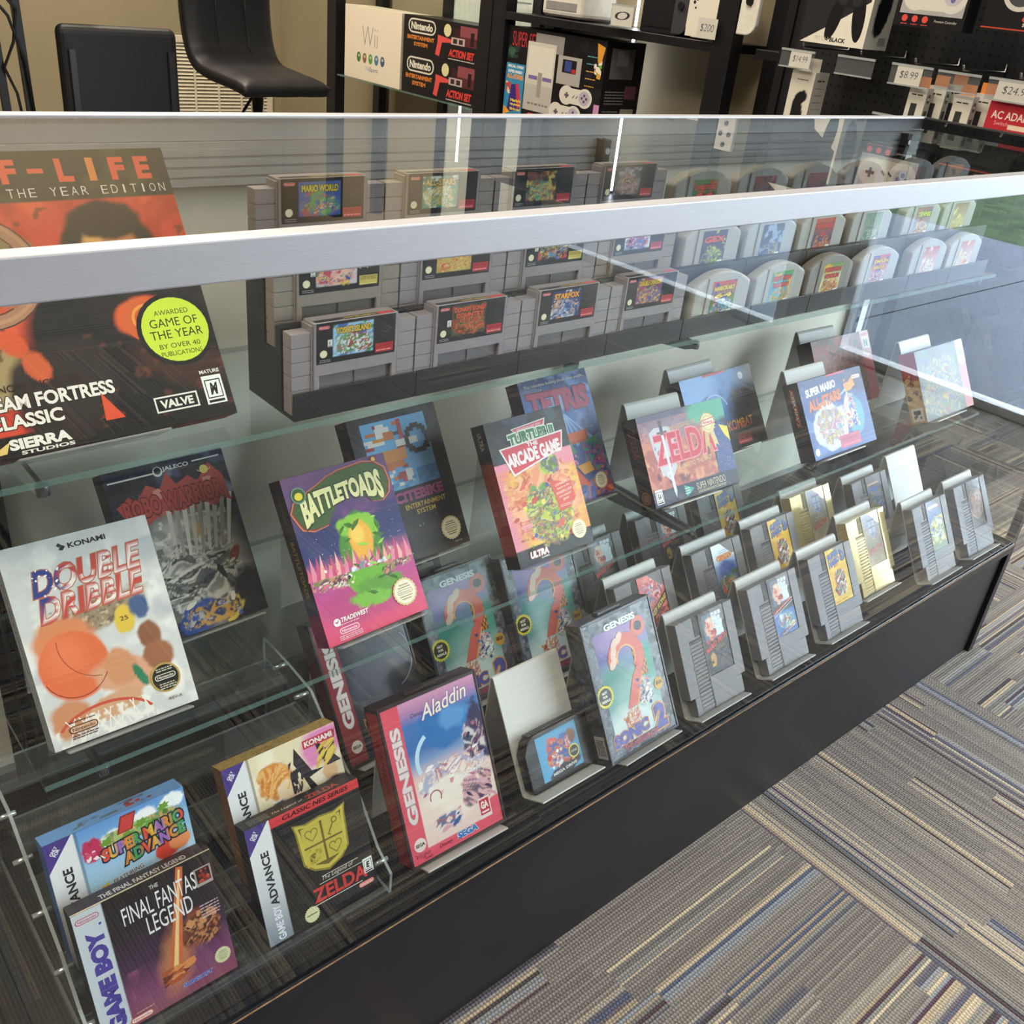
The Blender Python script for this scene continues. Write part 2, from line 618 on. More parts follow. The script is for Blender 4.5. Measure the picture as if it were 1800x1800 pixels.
def carpet_mat():
    m = bpy.data.materials.new('carpet_tile')
    m.use_nodes = True
    n, L = m.node_tree.nodes, m.node_tree.links
    p = n['Principled BSDF']

    def math_(op, a, b=None, c=None):
        q = n.new('ShaderNodeMath')
        q.operation = op
        for i, x in enumerate((a, b, c)):
            if x is None:
                continue
            if isinstance(x, (int, float)):
                q.inputs[i].default_value = x
            else:
                L.new(x, q.inputs[i])
        return q.outputs[0]

    def white(a, b):
        cx = n.new('ShaderNodeCombineXYZ')
        for i, x in enumerate((a, b)):
            if isinstance(x, (int, float)):
                cx.inputs[i].default_value = x
            else:
                L.new(x, cx.inputs[i])
        q = n.new('ShaderNodeTexWhiteNoise')
        q.noise_dimensions = '2D'
        L.new(cx.outputs[0], q.inputs['Vector'])
        return q.outputs['Value']
    geo = n.new('ShaderNodeNewGeometry')
    sp = n.new('ShaderNodeSeparateXYZ')
    L.new(geo.outputs['Position'], sp.inputs[0])
    T = 0.61
    u = math_('DIVIDE', math_('SUBTRACT', sp.outputs[0], 1.0), T)
    v = math_('DIVIDE', math_('SUBTRACT', sp.outputs[1], -0.56), T)
    iu, iv = math_('FLOOR', u), math_('FLOOR', v)
    par = math_('PINGPONG', math_('ADD', iu, iv), 1.0)          # 0 or 1, turned tile
    tid = math_('ADD', math_('MULTIPLY', iu, 13.0), math_('MULTIPLY', iv, 7.0))
    fu, fv = math_('SUBTRACT', u, iu), math_('SUBTRACT', v, iv)

    def sel(a, b):
        return math_('ADD', math_('MULTIPLY', a, math_('SUBTRACT', 1.0, par)), math_('MULTIPLY', b, par))
    across, along = sel(fu, fv), sel(fv, fu)
    rows = 124.0
    ro = math_('FLOOR', math_('MULTIPLY', across, rows))
    grp = math_('FLOOR', math_('MULTIPLY', across, 21.0))
    lg = white(math_('ADD', grp, tid), 3.0)
    seg = math_('FLOOR', math_('ADD', math_('MULTIPLY', along, 1.7), math_('MULTIPLY', lg, 3.0)))
    g1 = white(math_('ADD', math_('MULTIPLY', grp, 1.7), tid), math_('ADD', math_('MULTIPLY', seg, 5.1), 0.3))
    rr = white(math_('ADD', math_('MULTIPLY', ro, 1.3), tid), math_('ADD', seg, 11.0))
    r2 = white(math_('ADD', ro, tid), math_('ADD', math_('MULTIPLY', seg, 3.0), 40.0))
    ramp = n.new('ShaderNodeValToRGB')
    ramp.color_ramp.interpolation = 'CONSTANT'
    cols = ['8f8880', 'b8a890', '5e5d66', 'c0b196', '75716d', '565d70', 'ac9c84', '54424a', '83837e', '898d92', '9c8e7a', '6a6268', '4c4648', '9a9388']
    el = ramp.color_ramp.elements
    el[0].color = (*lin(cols[0]), 1)
    el[1].position = 1 / len(cols)
    el[1].color = (*lin(cols[1]), 1)
    for i, c in enumerate(cols[2:], 2):
        e = el.new(i / len(cols))
        e.color = (*lin(c), 1)
    L.new(rr, ramp.inputs[0])
    gray = n.new('ShaderNodeValToRGB')
    gray.color_ramp.elements[0].color = (*lin('726c67'), 1)
    gray.color_ramp.elements[1].color = (*lin('8c867d'), 1)
    L.new(r2, gray.inputs[0])
    mx = n.new('ShaderNodeMix')
    mx.data_type = 'RGBA'
    L.new(math_('GREATER_THAN', g1, 0.54), mx.inputs['Factor'])
    L.new(gray.outputs[0], mx.inputs['A'])
    L.new(ramp.outputs[0], mx.inputs['B'])
    # knit: rows and little loops
    loop = math_('SINE', math_('ADD', math_('MULTIPLY', along, 2 * math.pi * 118), math_('MULTIPLY', white(ro, 5.0), 6.0)))
    rowp = math_('SINE', math_('MULTIPLY', across, 2 * math.pi * rows))
    nz = n.new('ShaderNodeTexNoise')
    nz.inputs['Scale'].default_value = 420
    L.new(geo.outputs['Position'], nz.inputs['Vector'])
    h = math_('ADD', math_('ADD', math_('MULTIPLY', loop, .28), math_('MULTIPLY', rowp, -.3)), math_('MULTIPLY', nz.outputs[0], 1.2))
    k = math_('ADD', math_('MULTIPLY', h, .34), .68)
    mu = n.new('ShaderNodeMix')
    mu.data_type = 'RGBA'
    mu.blend_type = 'MULTIPLY'
    mu.inputs['Factor'].default_value = 1
    L.new(mx.outputs['Result'], mu.inputs['A'])
    kk = math_('MULTIPLY', k, .90)
    L.new(kk, mu.inputs['B'])
    L.new(mu.outputs['Result'], p.inputs['Base Color'])
    p.inputs['Roughness'].default_value = .95
    p.inputs['Specular IOR Level'].default_value = .1
    b = n.new('ShaderNodeBump')
    b.inputs['Strength'].default_value = .6
    b.inputs['Distance'].default_value = .003
    L.new(h, b.inputs['Height'])
    L.new(b.outputs[0], p.inputs['Normal'])
    return m


struct(MB().box(XL, XW + .1, YF, YB, -.1, 0).build('floor', carpet_mat()))
struct(MB().box(XL, XW + .1, YF, YB + .1, ZC, ZC + .1).build('ceiling', M_ceil))
struct(MB().box(XL - .1, XL, YF, YB, 0, ZC).build('wall_left', M_walld))
struct(MB().box(XL, XW + .1, YB, YB + .1, 0, ZC).build('wall_back', M_wall))
struct(MB().box(XL, XW + .1, YF - .1, YF, 0, ZC).build('wall_front', M_walld))
wr = MB().box(XW, XW + .1, -.15, YB, 0, ZC)
for a, b in ((-1.50, -1.29), (-3.0, -2.90), (YF, -4.25)):
    wr.box(XW, XW + .1, a, b, 0, ZC)
for a, b in ((-1.29, -.15), (-2.90, -1.50), (-4.25, -3.0)):
    wr.box(XW, XW + .1, a, b, 2.4, ZC)
struct(wr.build('wall_right', M_wall))
struct(MB().box(XW - .012, XW, -.15, YB, 0, .09).build('baseboard_right', M_black))
struct(MB().box(XL, XW, YB - .012, YB, 0, .09).build('baseboard_back', M_black))
M_pane = glass_mat('window_glass', (.96, .98, .97))
for i, (a, b) in enumerate(((-1.29, -.15), (-2.90, -1.50), (-4.25, -3.0))):
    nm = 'door_1' if i == 0 else 'window_%d' % i
    f = MB()
    t = .05
    f.box(XW, XW + .06, a, a + t, 0, 2.4).box(XW, XW + .06, b - t, b, 0, 2.4).box(XW, XW + .06, a + t, b - t, 2.34, 2.4).box(XW, XW + .06, a + t, b - t, 0, .03)
    fo = struct(f.build(nm, M_frame, bevel=.002))
    struct(MB().box(XW + .025, XW + .031, a + t, b - t, .03, 2.34).build('pane', M_pane, fo))
    if i == 0:
        struct(MB().tube([(XW - .05, a + .12, .9), (XW - .05, a + .12, 1.3)], .012).build('handle', mat('brushed_steel', 'b0b2b5', .3, 1), fo))
# outside: pavement slabs, a lawn beyond
M_pave = mat('pavement_concrete', '5d6675', .9, noise=.08, scale=2.5)
pv = MB()
for j in range(-9, 6):
    pv.box(XW + .1, XW + 3.2, j * 1.5 + .006, (j + 1) * 1.5 - .006, -.12, -.02)
struct(pv.build('ground_pavement', M_pave))
struct(MB().box(XW + 3.2, 30, -30, 20, -.12, -.03).build('ground_lawn', mat('lawn_grass', '2f4527', .95, noise=.5, scale=6)))

# ================================================================ the glass display case
D, H, ZL, ZU, LEN, DEP = .2577, .9686, .4856, .7375, 1.7807, .4439
M_alu = mat('brushed_aluminium', 'adadb2', .42, 0.3, noise=.05, scale=60, stretch=(1, 40, 40))
M_wood = mat('dark_woodgrain_laminate', '211f1e', .42, noise=.42, scale=14, stretch=(1.2, 30, 30))
M_base = mat('black_laminate', '1d1b1d', .42, noise=.18, scale=8)
M_back = mat('grey_back_panel', 'e9e6da', .6, noise=.03)
M_clear = glass_mat('case_glass', (.965, .98, .972), 1.72)
M_shelfglass = glass_mat('shelf_glass', (.93, .965, .95), 1.6)
M_edge = mat('green_glass_edge', '6d8f86', .15, alpha=.5, noise=.05)
M_trim = mat('black_glossy_trim', '15171d', .25, noise=.1)
M_chip = mat('worn_particle_edge', '8a6a4a', .8, noise=.4, scale=80)


def sheet(x0, x1, y0, y1, z0, z1, name, parent, thin='z', m=None):
    """glass sheet: broad faces clear, cut edges green"""
    b = MB().box(x0, x1, y0, y1, z0, z1)
    b.m = [{'n': [0] * 6, 'z': [0, 0, 1, 1, 1, 1], 'y': [1, 1, 0, 1, 0, 1], 'x': [1, 1, 1, 0, 1, 0]}[thin]][0]
    return b.build(name, [m or M_clear, M_edge], parent)


X0 = -.10
case = thing('display_case', 'long glass display case with silver top rail and black base', 'display case', (0, 0, 0))
bb = MB().box(X0, LEN - .02, .004, DEP, 0, D - .012)
bb.build('base_cabinet', M_base, case, .0015)
MB().box(X0, LEN - .02, -.0075, .012, D - .013, D - .0005).box(X0, LEN - .02, -.0075, -.0045, D - .0005, D + .007).build('base_trim', M_trim, case, .001)
MB().box(X0, LEN - .02, -.008, -.0073, D + .0035, D + .0055).build('trim_edge', M_chip, case)
MB().box(LEN - .02, LEN, -.004, DEP, 0, D).build('base_side_panel', M_black, case, .001)
MB().box(X0, -.001, .012, DEP - .005, D - .012, D + .001).build('end_pillar', mat('matt_black_cabinet', '0d0d0f', .6), case, .001)
MB().box(-.001, LEN - .004, .012, DEP - .005, D - .012, D).build('deck', M_wood, case)
sheet(X0 + .006, LEN - .014, -.004, .001, D + .002, H - .024, 'front_glass', case, 'n')
sheet(X0 + .012, LEN - .008, .006, DEP - .018, H - .007, H - .001, 'top_glass', case, 'z', glass_mat('case_top_glass', (.965, .98, .972), 1.58))
sheet(LEN - .012, LEN - .006, .016, DEP - .02, D, H - .02, 'side_glass', case, 'x')
sheet(X0 + .004, X0 + .010, .016, DEP - .02, D, H - .02, 'side_glass', case, 'x')
# aluminium top frame
MB().box(X0, LEN, -.006, .0105, H - .0245, H + .0005).build('front_rail', M_alu, case, .0012)
MB().box(X0, LEN, DEP - .018, DEP, H - .024, H + .0005).build('back_rail', M_alu, case, .0012)
for x in (X0, LEN - .012):
    MB().box(x, x + .012, .0105, DEP - .018, H - .02, H + .0005).build('side_rail', M_black if x > 0 else M_alu, case, .001)
for x in (LEN - .016,):
    MB().box(x, x + .016, -.002, .014, D, H - .0245).build('corner_post', M_black, case, .001)
    MB().box(x, x + .016, DEP - .016, DEP, D, H - .024).build('corner_post', M_black, case, .001)
# sliding back doors in a grooved track
tr = MB().box(X0 + .016, LEN - .016, DEP - .022, DEP - .006, H - .062, H - .024)
for k in range(4):
    tr.box(X0 + .016, LEN - .016, DEP - .0235, DEP - .022, H - .0305 - k * .0095 - .0065, H - .0305 - k * .0095)
tr.build('door_track', mat('grey_track', 'a2a3a6', .5), case)
MB().box(X0 + .016, LEN - .016, DEP - .02, DEP - .006, D, D + .012).build('door_track', mat('grey_track', 'a2a3a6', .5), case)
for a, b, y in ((X0 + .016, .93, DEP - .012), (.905, LEN - .016, DEP - .017)):
    q = MB().box(a, b, y, y + .004, D + .012, .452).box(a, b, y, y + .004, .4535, H - .055)
    q.build('sliding_door', M_back, case)
M_slot = mat('slotted_standard', '202023', .4, .3)
for i, x in enumerate((.10, .905, 1.70)):
    q = MB()
    if i == 0:
        q.box(x - .018, x + .018, DEP - .0215, DEP - .0180, D, H - .026)
    q.box(x - .007, x - .004, DEP - .036, DEP - .018, D, H - .026).box(x + .004, x + .007, DEP - .036, DEP - .018, D, H - .026)
    q.box(x - .007, x + .007, DEP - .021, DEP - .018, D, H - .026)
    z = D + .01
    while z < H - .06:
        q.box(x - .004, x + .004, DEP - .0365, DEP - .033, z, z + .012)
        z += .0254
    q.box(x - .007, x + .007, DEP - .037, DEP - .033, H - .055, H - .026)
    so = q.build('shelf_standard', M_slot, case, .0006)
    MB().tube([(x, DEP - .039, H - .040), (x, DEP - .036, H - .040)], .0042, 14).build('screw', mat('zinc_screw', 'b9bcc0', .3, 1), so)

M_bracket = mat('chrome_bracket', '70757a', .18, .9)
for (nm, z, yf, x0, x1, lab) in (('upper', ZU, .196, .018, 1.752, 'upper glass shelf that carries the grey cartridges'),
                                 ('lower', ZL, .139, .051, 1.752, 'lower glass shelf that carries the boxed games')):
    t = thing('glass_shelf', lab, 'shelf', (0, 0, z), group=None)
    sheet(x0, x1, yf, DEP - .04, -.006, 0, 'glass_pane', t, 'z', M_shelfglass)
    for x in (.10, .905, 1.70):
        q = MB().prism([(yf + .004, -.007), (yf + .004, -.016), (yf + .02, -.022), (DEP - .05, -.045), (DEP - .0378, -.045), (DEP - .0378, -.0065), (yf + .004, -.0065)], x - .0022, x + .0022, 'x')
        q.tube([(x, yf + .006, -.016), (x, yf + .006, -.0065)], .0055, 14)
        q.build('bracket', M_bracket, t, .0006)
# ================================================================ builders for the goods
M_stand = mat('glare_white_stand', 'c9cac8', .35, noise=.03, scale=12, alpha=.93)  # clear acrylic stands; the white of reflected light is put into the colour
M_white = mat('white_card', 'dcdcd8', .6, noise=.02)
M_acryl = glass_mat('clear_acrylic', (.93, .94, .94), 1.75, .03)
M_acryl_edge = mat('polished_acrylic_edge', 'b9c0c0', .1, alpha=.55, noise=.03)
RNG = random.Random(5)


def world_of(pose, base, T, lift=.004):
    x, y, yaw, lean = pose
    return (x, y, base + lift + T * math.sin(lean)), (-lean, 0, yaw)


def easel(pose, base, T, W, label, Lp=.147, x0=0.0, reach=.012, group=None, m=None, foot=.006, lift=.004):
    """display easel: toe, seat, leaning panel, folded back to a rear leg"""
    loc, rot = world_of(pose, base, T, lift)
    lean = pose[3]
    o = thing('display_stand', label, 'display stand', loc, rot, group)
    cy, sy = math.cos(lean), math.sin(lean)

    def local(wy, wz):       # world offsets (along the yawed depth axis / height above root)
        return (wy * cy - wz * sy, wy * sy + wz * cy)
    yb, zb = T + .0022, -.0026
    ax, az = yb, Lp
    wy, wz = ax * cy + az * sy, -ax * sy + az * cy
    fy, fz = wy + foot, base + .0012 - loc[2]
    p = [(-reach, zb), (yb - .006, zb), (yb - .0018, zb + .0008), (yb - .0003, zb + .0035), (yb, zb + .007), (yb, Lp - .004), (yb + .0007, Lp - .001), (yb + .0026, Lp)]
    l1 = local(fy, fz)
    d = np.array(l1) - np.array((yb + .0026, Lp))
    d = d / np.hypot(*d)
    p += [(yb + .0026 + d[0] * .002 + .0012, Lp + d[1] * .002), l1]
    q = MB().ribbon(p, .002, x0, x0 + W)
    q.build('easel_sheet', m or M_stand, o, .0006, 1)
    return o


def carton(o, W, H, T, col, rough=.4, name='carton'):
    q = MB().box(0, W, 0, T, 0, H)
    c = mat('carton_' + col, col, rough, noise=.06, scale=60)
    b = q.build(name, c, o, .0007)
    # glued end-flap line along the top and bottom
    return b


def faces(o, W, H, T, front, side=None, top=None, y0=0.0, prefix='cover'):
    front.build('cover_print', o, (0, y0, 0), (1, 0, 0), (0, 0, 1), (0, -1, 0))
    if side:
        side.build('spine_print', o, (0, T, 0), (0, -1, 0), (0, 0, 1), (-1, 0, 0))
    if top:
        top.build('top_print', o, (0, 0, H), (1, 0, 0), (0, 1, 0), (0, 0, 1))


def game_box(pose, base, W, H, T, label, front, side=None, top=None, col='18181b', group='boxed games on the lower glass shelf', lift=.004, stand=True, slab=None):
    loc, rot = world_of(pose, base, T, lift)
    o = thing('game_box', label, 'game box', loc, rot, group)
    carton(o, W, H, T, col)
    faces(o, W, H, T, front, side, top)
    if stand:
        wd = .11
        easel(pose, base, T, wd, 'easel stand under the ' + (slab or label), .15, (W - wd) / 2 - .02 if W > .15 else .008, group='easel stands under the boxed games', lift=lift, m=M_stand if W > .15 else M_acrylstand)
    return o


M_acrylstand = mat('clear_stand_plastic', 'c4c8c8', .2, noise=.03, alpha=.35)


def game_case(pose, base, label, front, side, col='17171a', tab=False, spine_w=.028, slab=None, W=.13, H=.183, T=.028, inset=.0035):
    """hard plastic clam case with a paper insert behind its sleeve"""
    loc, rot = world_of(pose, base, T)
    o = thing('game_case', label, 'game case', loc, rot, 'plastic game cases on the wooden deck')
    c = mat('case_plastic_' + col, col, .28, noise=.1)
    q = MB().box(0, W, .0012, T, 0, H)
    q.box(0, inset, 0, .0012, 0, H).box(W - inset, W, 0, .0012, 0, H).box(inset, W - inset, 0, .0012, 0, inset).box(inset, W - inset, 0, .0012, H - inset, H)
    q.build('shell', c, o, .0009)
    MB().box(W * .3, W * .62, T * .2, T * .6, H, H + .004).build('catch', c, o, .0006)
    front.build('cover_print', o, (inset, .0012, inset), (1, 0, 0), (0, 0, 1), (0, -1, 0), print_mat('sleeved_print', .18))
    if side:
        side.build('spine_print', o, (0, T - .003, .004), (0, -1, 0), (0, 0, 1), (-1, 0, 0), print_mat('sleeved_print', .18))
    if tab:
        pts = [(.012, H), (.012, H + .022), (.015, H + .025), (.055, H + .025), (.058, H + .022), (.058, H)]
        q = MB()
        y0, y1 = T * .5, T * .5 + .0012
        q.box(.012, .058, y0, y1, H, H + .009).box(.012, .022, y0, y1, H + .009, H + .015).box(.048, .058, y0, y1, H + .009, H + .015)
        q.box(.012, .031, y0, y1, H + .015, H + .018).box(.039, .058, y0, y1, H + .015, H + .018).box(.012, .058, y0, y1, H + .018, H + .026)
        q.build('hang_tab', mat('dark_plastic_tab', '242427', .4), o)
    easel(pose, base, T, .11, 'easel stand under the ' + (slab or label), .15, .012, group='easel stands on the wooden deck', m=M_stand)
    return o


# ---------------------------------------------------------------- cartridges
def shade(col, f):
    c = lin(col) * f
    return c


def wide_cartridge(loc, label, art, top_art, col='aaa3a6', group='wide grey cartridges on the stepped risers'):
    """135 mm grey cartridge: ribbed grips left and right, label between, thumb slot below"""
    W, H, T = .135, .0865, .019
    o = thing('game_cartridge', label, 'game cartridge', loc, (0, 0, 0), group)
    c = mat('cartridge_plastic_' + col, shade(col, .62), .5, noise=.04, scale=200, bump=.02)
    dk = mat('cartridge_slot_' + col, shade(col, .36), .55)
    q = MB()
    q.box(.0215, .1135, 0, T, .036, H).box(.0215, .0275, 0, T, 0, .036).box(.1075, .1135, 0, T, 0, .036)
    q.box(.0195, .0215, .001, T, 0, H - .002).box(.1135, .1155, .001, T, 0, H - .002)
    body = q.build('shell', c, o, .0012)
    s = MB().box(.0275, .1075, .004, T - .003, 0, .036).box(.0672, .0678, .003, .004, 0, .034)
    s.build('thumb_slot', dk, o)
    for a, b in ((0.0, .0195), (.1155, .135)):
        g = MB()
        z = 0
        hs = (.0105, .0136, .0136, .0136, .0136, .0136)
        for i, h in enumerate(hs):
            g.box(a, b, .0022, T - .002, z + .0004, z + h - .0004)
            g.box(a + .0006, b - .0006, .003, T - .0028, z - .0004 if i else z, z + .0004)
            z += h
        g.build('grip', c, o, .0011)
    if art:
        art.build('label', o, (.0243, 0, .047), (86 / 81, 0, 0), (0, 0, 1), (0, -1, 0), print_mat('glossy_label', .3))
    if top_art:
        top_art.build('label_fold', o, (.0243, 0.0012, H), (86 / 81, 0, 0), (0, 1, 0), (0, 0, 1), print_mat('glossy_label', .3))
    return o


def arched_cartridge(loc, label, art, col='b4b3ac', group='arched grey cartridges on the stepped risers'):
    W, H, T, hs = .116, .0745, .019, .058
    o = thing('game_cartridge', label, 'game cartridge', loc, (0, 0, 0), group)
    c = mat('arched_plastic_' + col, shade(col, .78), .5, noise=.04, scale=200, bump=.02)

    def arch(x0, x1, drop=0.0):
        pts = [(x0, 0), (x1, 0)]
        n = 14
        for k in range(n + 1):
            x = x1 + (x0 - x1) * k / n
            u = (x - W / 2) / (W / 2)
            pts.append((x, hs - drop + (H - hs) * (1 - u * u)))
        return pts
    q = MB().prism(arch(0, W), .0015, T, 'y', 0, False)
    q.build('shell', c, o, .0038, 3)
    r = MB().prism(arch(.024, .092, .0008), 0, .003, 'y')
    r.build('front_plate', c, o, .0009)
    if art:
        art.build('label', o, (.0335, 0, .004), (1, 0, 0), (0, 0, 1), (0, -1, 0), print_mat('glossy_label', .3))
    return o


def tall_cartridge(pose, base, label, art, col='848286', stand=True, slab=None, reach=.012, lx=.0475, group='grey cartridges on easel stands', gloss=.45):
    """120 x 133 mm cartridge stood upright: ribbed column left of the label, notched foot"""
    W, H, T = .12, .133, .0165
    loc, rot = world_of(pose, base, T)
    o = thing('game_cartridge', label, 'game cartridge', loc, rot, group)
    c = mat('cartridge_plastic_' + col, col if gloss < .3 else shade(col, .85), gloss, 0.35 if col == 'c9b783' else 0, noise=.04, scale=200, bump=.02)
    dk = mat('cartridge_recess_' + col, shade(col, .3), .6)
    f = .0015
    q = MB()
    q.box(.009, W - .009, f, T - .001, 0, .026)
    q.box(0, W, f, T, .026, H)
    q.box(0, .0205, 0, f, .026, H).box(.009, .0205, 0, f, 0, .026)       # plain left strip
    q.box(lx - .0015, lx, 0, f, .043, H).box(lx, W, 0, f, .026, .043).box(lx, W - .009, 0, f, 0, .026)
    q.box(lx + .053, W, 0, f, .043, H).box(lx - .0015, lx, 0, f, 0, .043)
    body = q.build('shell', c, o, .0007, 1)
    r = MB()
    z = .004
    while z < H - .036:
        r.box(.0205, lx - .0015, .0002, f, z, z + .0036)
        z += .0053
    r.build('ribbed_panel', c, o, .0005, 1)
    s = MB().box(.0205, lx - .0015, .0005, f, H - .034, H - .031).box(lx - .012, lx - .003, .0009, f + .0005, H - .028, H - .001)
    s.build('recess', dk, o)
    if art:
        art.build('label', o, (lx + .0005, f, .0435), (52 / 45, 0, 0), (0, 0, 88.5 / 86), (0, -1, 0), print_mat('glossy_label', .3), lift=.0004)
    if stand:
        easel(pose, base, T, .11, 'easel stand behind the ' + (slab or label), .147, 0, reach, group='easel stands on the wooden deck')
    return o


def riser(x, label, wd=.1365):
    """stepped three-tier riser, a slot on every tier"""
    o = thing('cartridge_riser', label, 'riser', (x, .202, ZU), (0, 0, 0), 'black stepped risers on the upper glass shelf')
    p = [(0, 0.0004)]
    y, z = 0.0, 0.0
    for k in range(3):
        y, z = k * .0305, k * .0565
        p += [(y, z + .0275), (y + .002, z + .0275), (y + .002, z + .0042), (y + .0225, z + .0042)]
        if k < 2:
            p += [(y + .0225, z + .0565 + .0275 - .0001)]
    p += [(y + .0225, z + .03), (y + .0265, z + .03), (y + .0265, .0004)]
    q = MB().prism(p, .0004, wd - .0004, 'x')
    q.build('stepped_body', mat('black_riser_board', '101114', .38, noise=.35, scale=18, stretch=(2, 40, 40)), o, .0004, 1)
    return o
# ================================================================ printed covers (millimetres)
def starf(c, n, seed, box, r=.5, col='f2f2ff'):
    R = random.Random(seed)
    for _ in range(n):
        c.ell(col, R.uniform(box[0], box[2]), R.uniform(box[1], box[3]), R.uniform(.25, 1) * r, n=5)
    return c


def spine(T, H, bg, txt=(), res=3):
    """txt: (string, centre y, length, height, colour, rot)"""
    c = Cover(T, H, bg, res)
    for s, cy, ln, h, col, *r in txt:
        c.t(s, T / 2, cy, ln, h, col, b=.02, rot=r[0] if r else -90)
    return c


def cv_basket():
    c = Cover(127, 178, 'cfd1d0')
    c.noise('e4e5e2', 18, .5, .2, 3).noise('b7bcc0', 30, .6, .15, 8, (0, 60, 127, 178))
    c.blob('9a8a72', 66, 104, 46, 12, 12, .4, .3, 4).noise('5d5148', 3, .55, .1, 5, (24, 92, 106, 116), .8).noise('d8c4a4', 2.4, .6, .1, 6, (24, 92, 106, 116), .8)
    c.blob('d98a5e', 32, 88, 26, 22, 0, .2, .2, 2).blob('de6f45', 34, 66, 29, 30, 0, .06, .03, 3).blob('ea8258', 28, 76, 16, 16, 0, .9, .1, 4, .7)
    c.blob('d9a383', 78, 44, 34, 16, -8, .2, .3, 7).blob('cf9169', 70, 52, 14, 17, 0, .25, .15, 8).blob('8a5a3e', 101, 72, 10, 13, 0, .2, .12, 9)
    c.blob('9b6446', 104, 52, 13, 14, 0, .2, .15, 10).blob('e0c04a', 84, 92, 9, 13, -10, .12, .15, 11).blob('3c5a8a', 99, 100, 9, 11, 0, .25, .2, 12)
    c.blob('2f7d5b', 84, 40, 4, 12, 20, .2, .2, 13).blob('c88a62', 20, 22, 18, 16, 0, .3, .2, 14).blob('cfa07c', 58, 22, 26, 11, 12, .2, .25, 16)
    c.blob('f0ece6', 108, 26, 12, 14, 0, .3, .25, 17).noise('f2efe8', 6, .55, .1, 21, (4, 0, 90, 22), .9)
    c.ring('7d2f20', 34, 66, 28, .7, 200, 330).ring('8a3a28', 58, 84, 34, .6, 170, 262)
    c.ring('c8503c', 46, 2, 44, 2.6, 20, 150, ry=26)
    for k in range(7):
        c.line('f2ece4', 14 + k * 11, 2, 22 + k * 10, 22, 1.0).line('f2ece4', 26 + k * 10, 2, 14 + k * 11, 22, 1.0)
    c.t('KONAMI', 72, 168, 32, 4.8, '2a2a2e', b=.03).poly([(48, 166), (51, 170), (54, 168), (51, 165)], '2a2a2e').poly([(47, 170), (49, 172), (51, 170), (49, 168)], '2a2a2e')
    red = lambda x, y: 'c24a44' if int((y - x * .05) / 3.2) % 2 else 'eeeae6'
    blu = lambda x, y: '34468a' if x < 42 else red(x, y)
    c.t('DOUBLE', 66, 144, 96, 23, '34468a', b=.025, sh=.25, cfun=blu, out='b86a52', ow=.03, sk=.05)
    c.t('DRIBBLE', 64, 120, 92, 22, '34468a', b=.025, sh=.25, cfun=lambda x, y: '34468a' if x < 30 and y > 118 else red(x, y), out='b86a52', ow=.03, sk=.05)
    starf(c, 26, 3, (20, 130, 44, 154), 1.1, 'ffffff')
    c.t('25', 84, 93, 7, 4, '5a4a20')
    c.ell('b59a4e', 104, 30, 13.5).ell('1d1c1a', 104, 30, 11.8).nlogo(104, 31, 19, 'e8e4d6', '1d1c1a').lines('c8c2ae', 97, 112, (38, 36, 24, 22, 20), 1.0, 4)
    c.nlogo(27, 13, 24, '3a2a22', 'd8a888').lines('5a3a2a', 16, 38, (19, 7, 5), .9, 6)
    c.t("REV-A", 108, 10, 12, 2.6, '6a4a38')
    return c


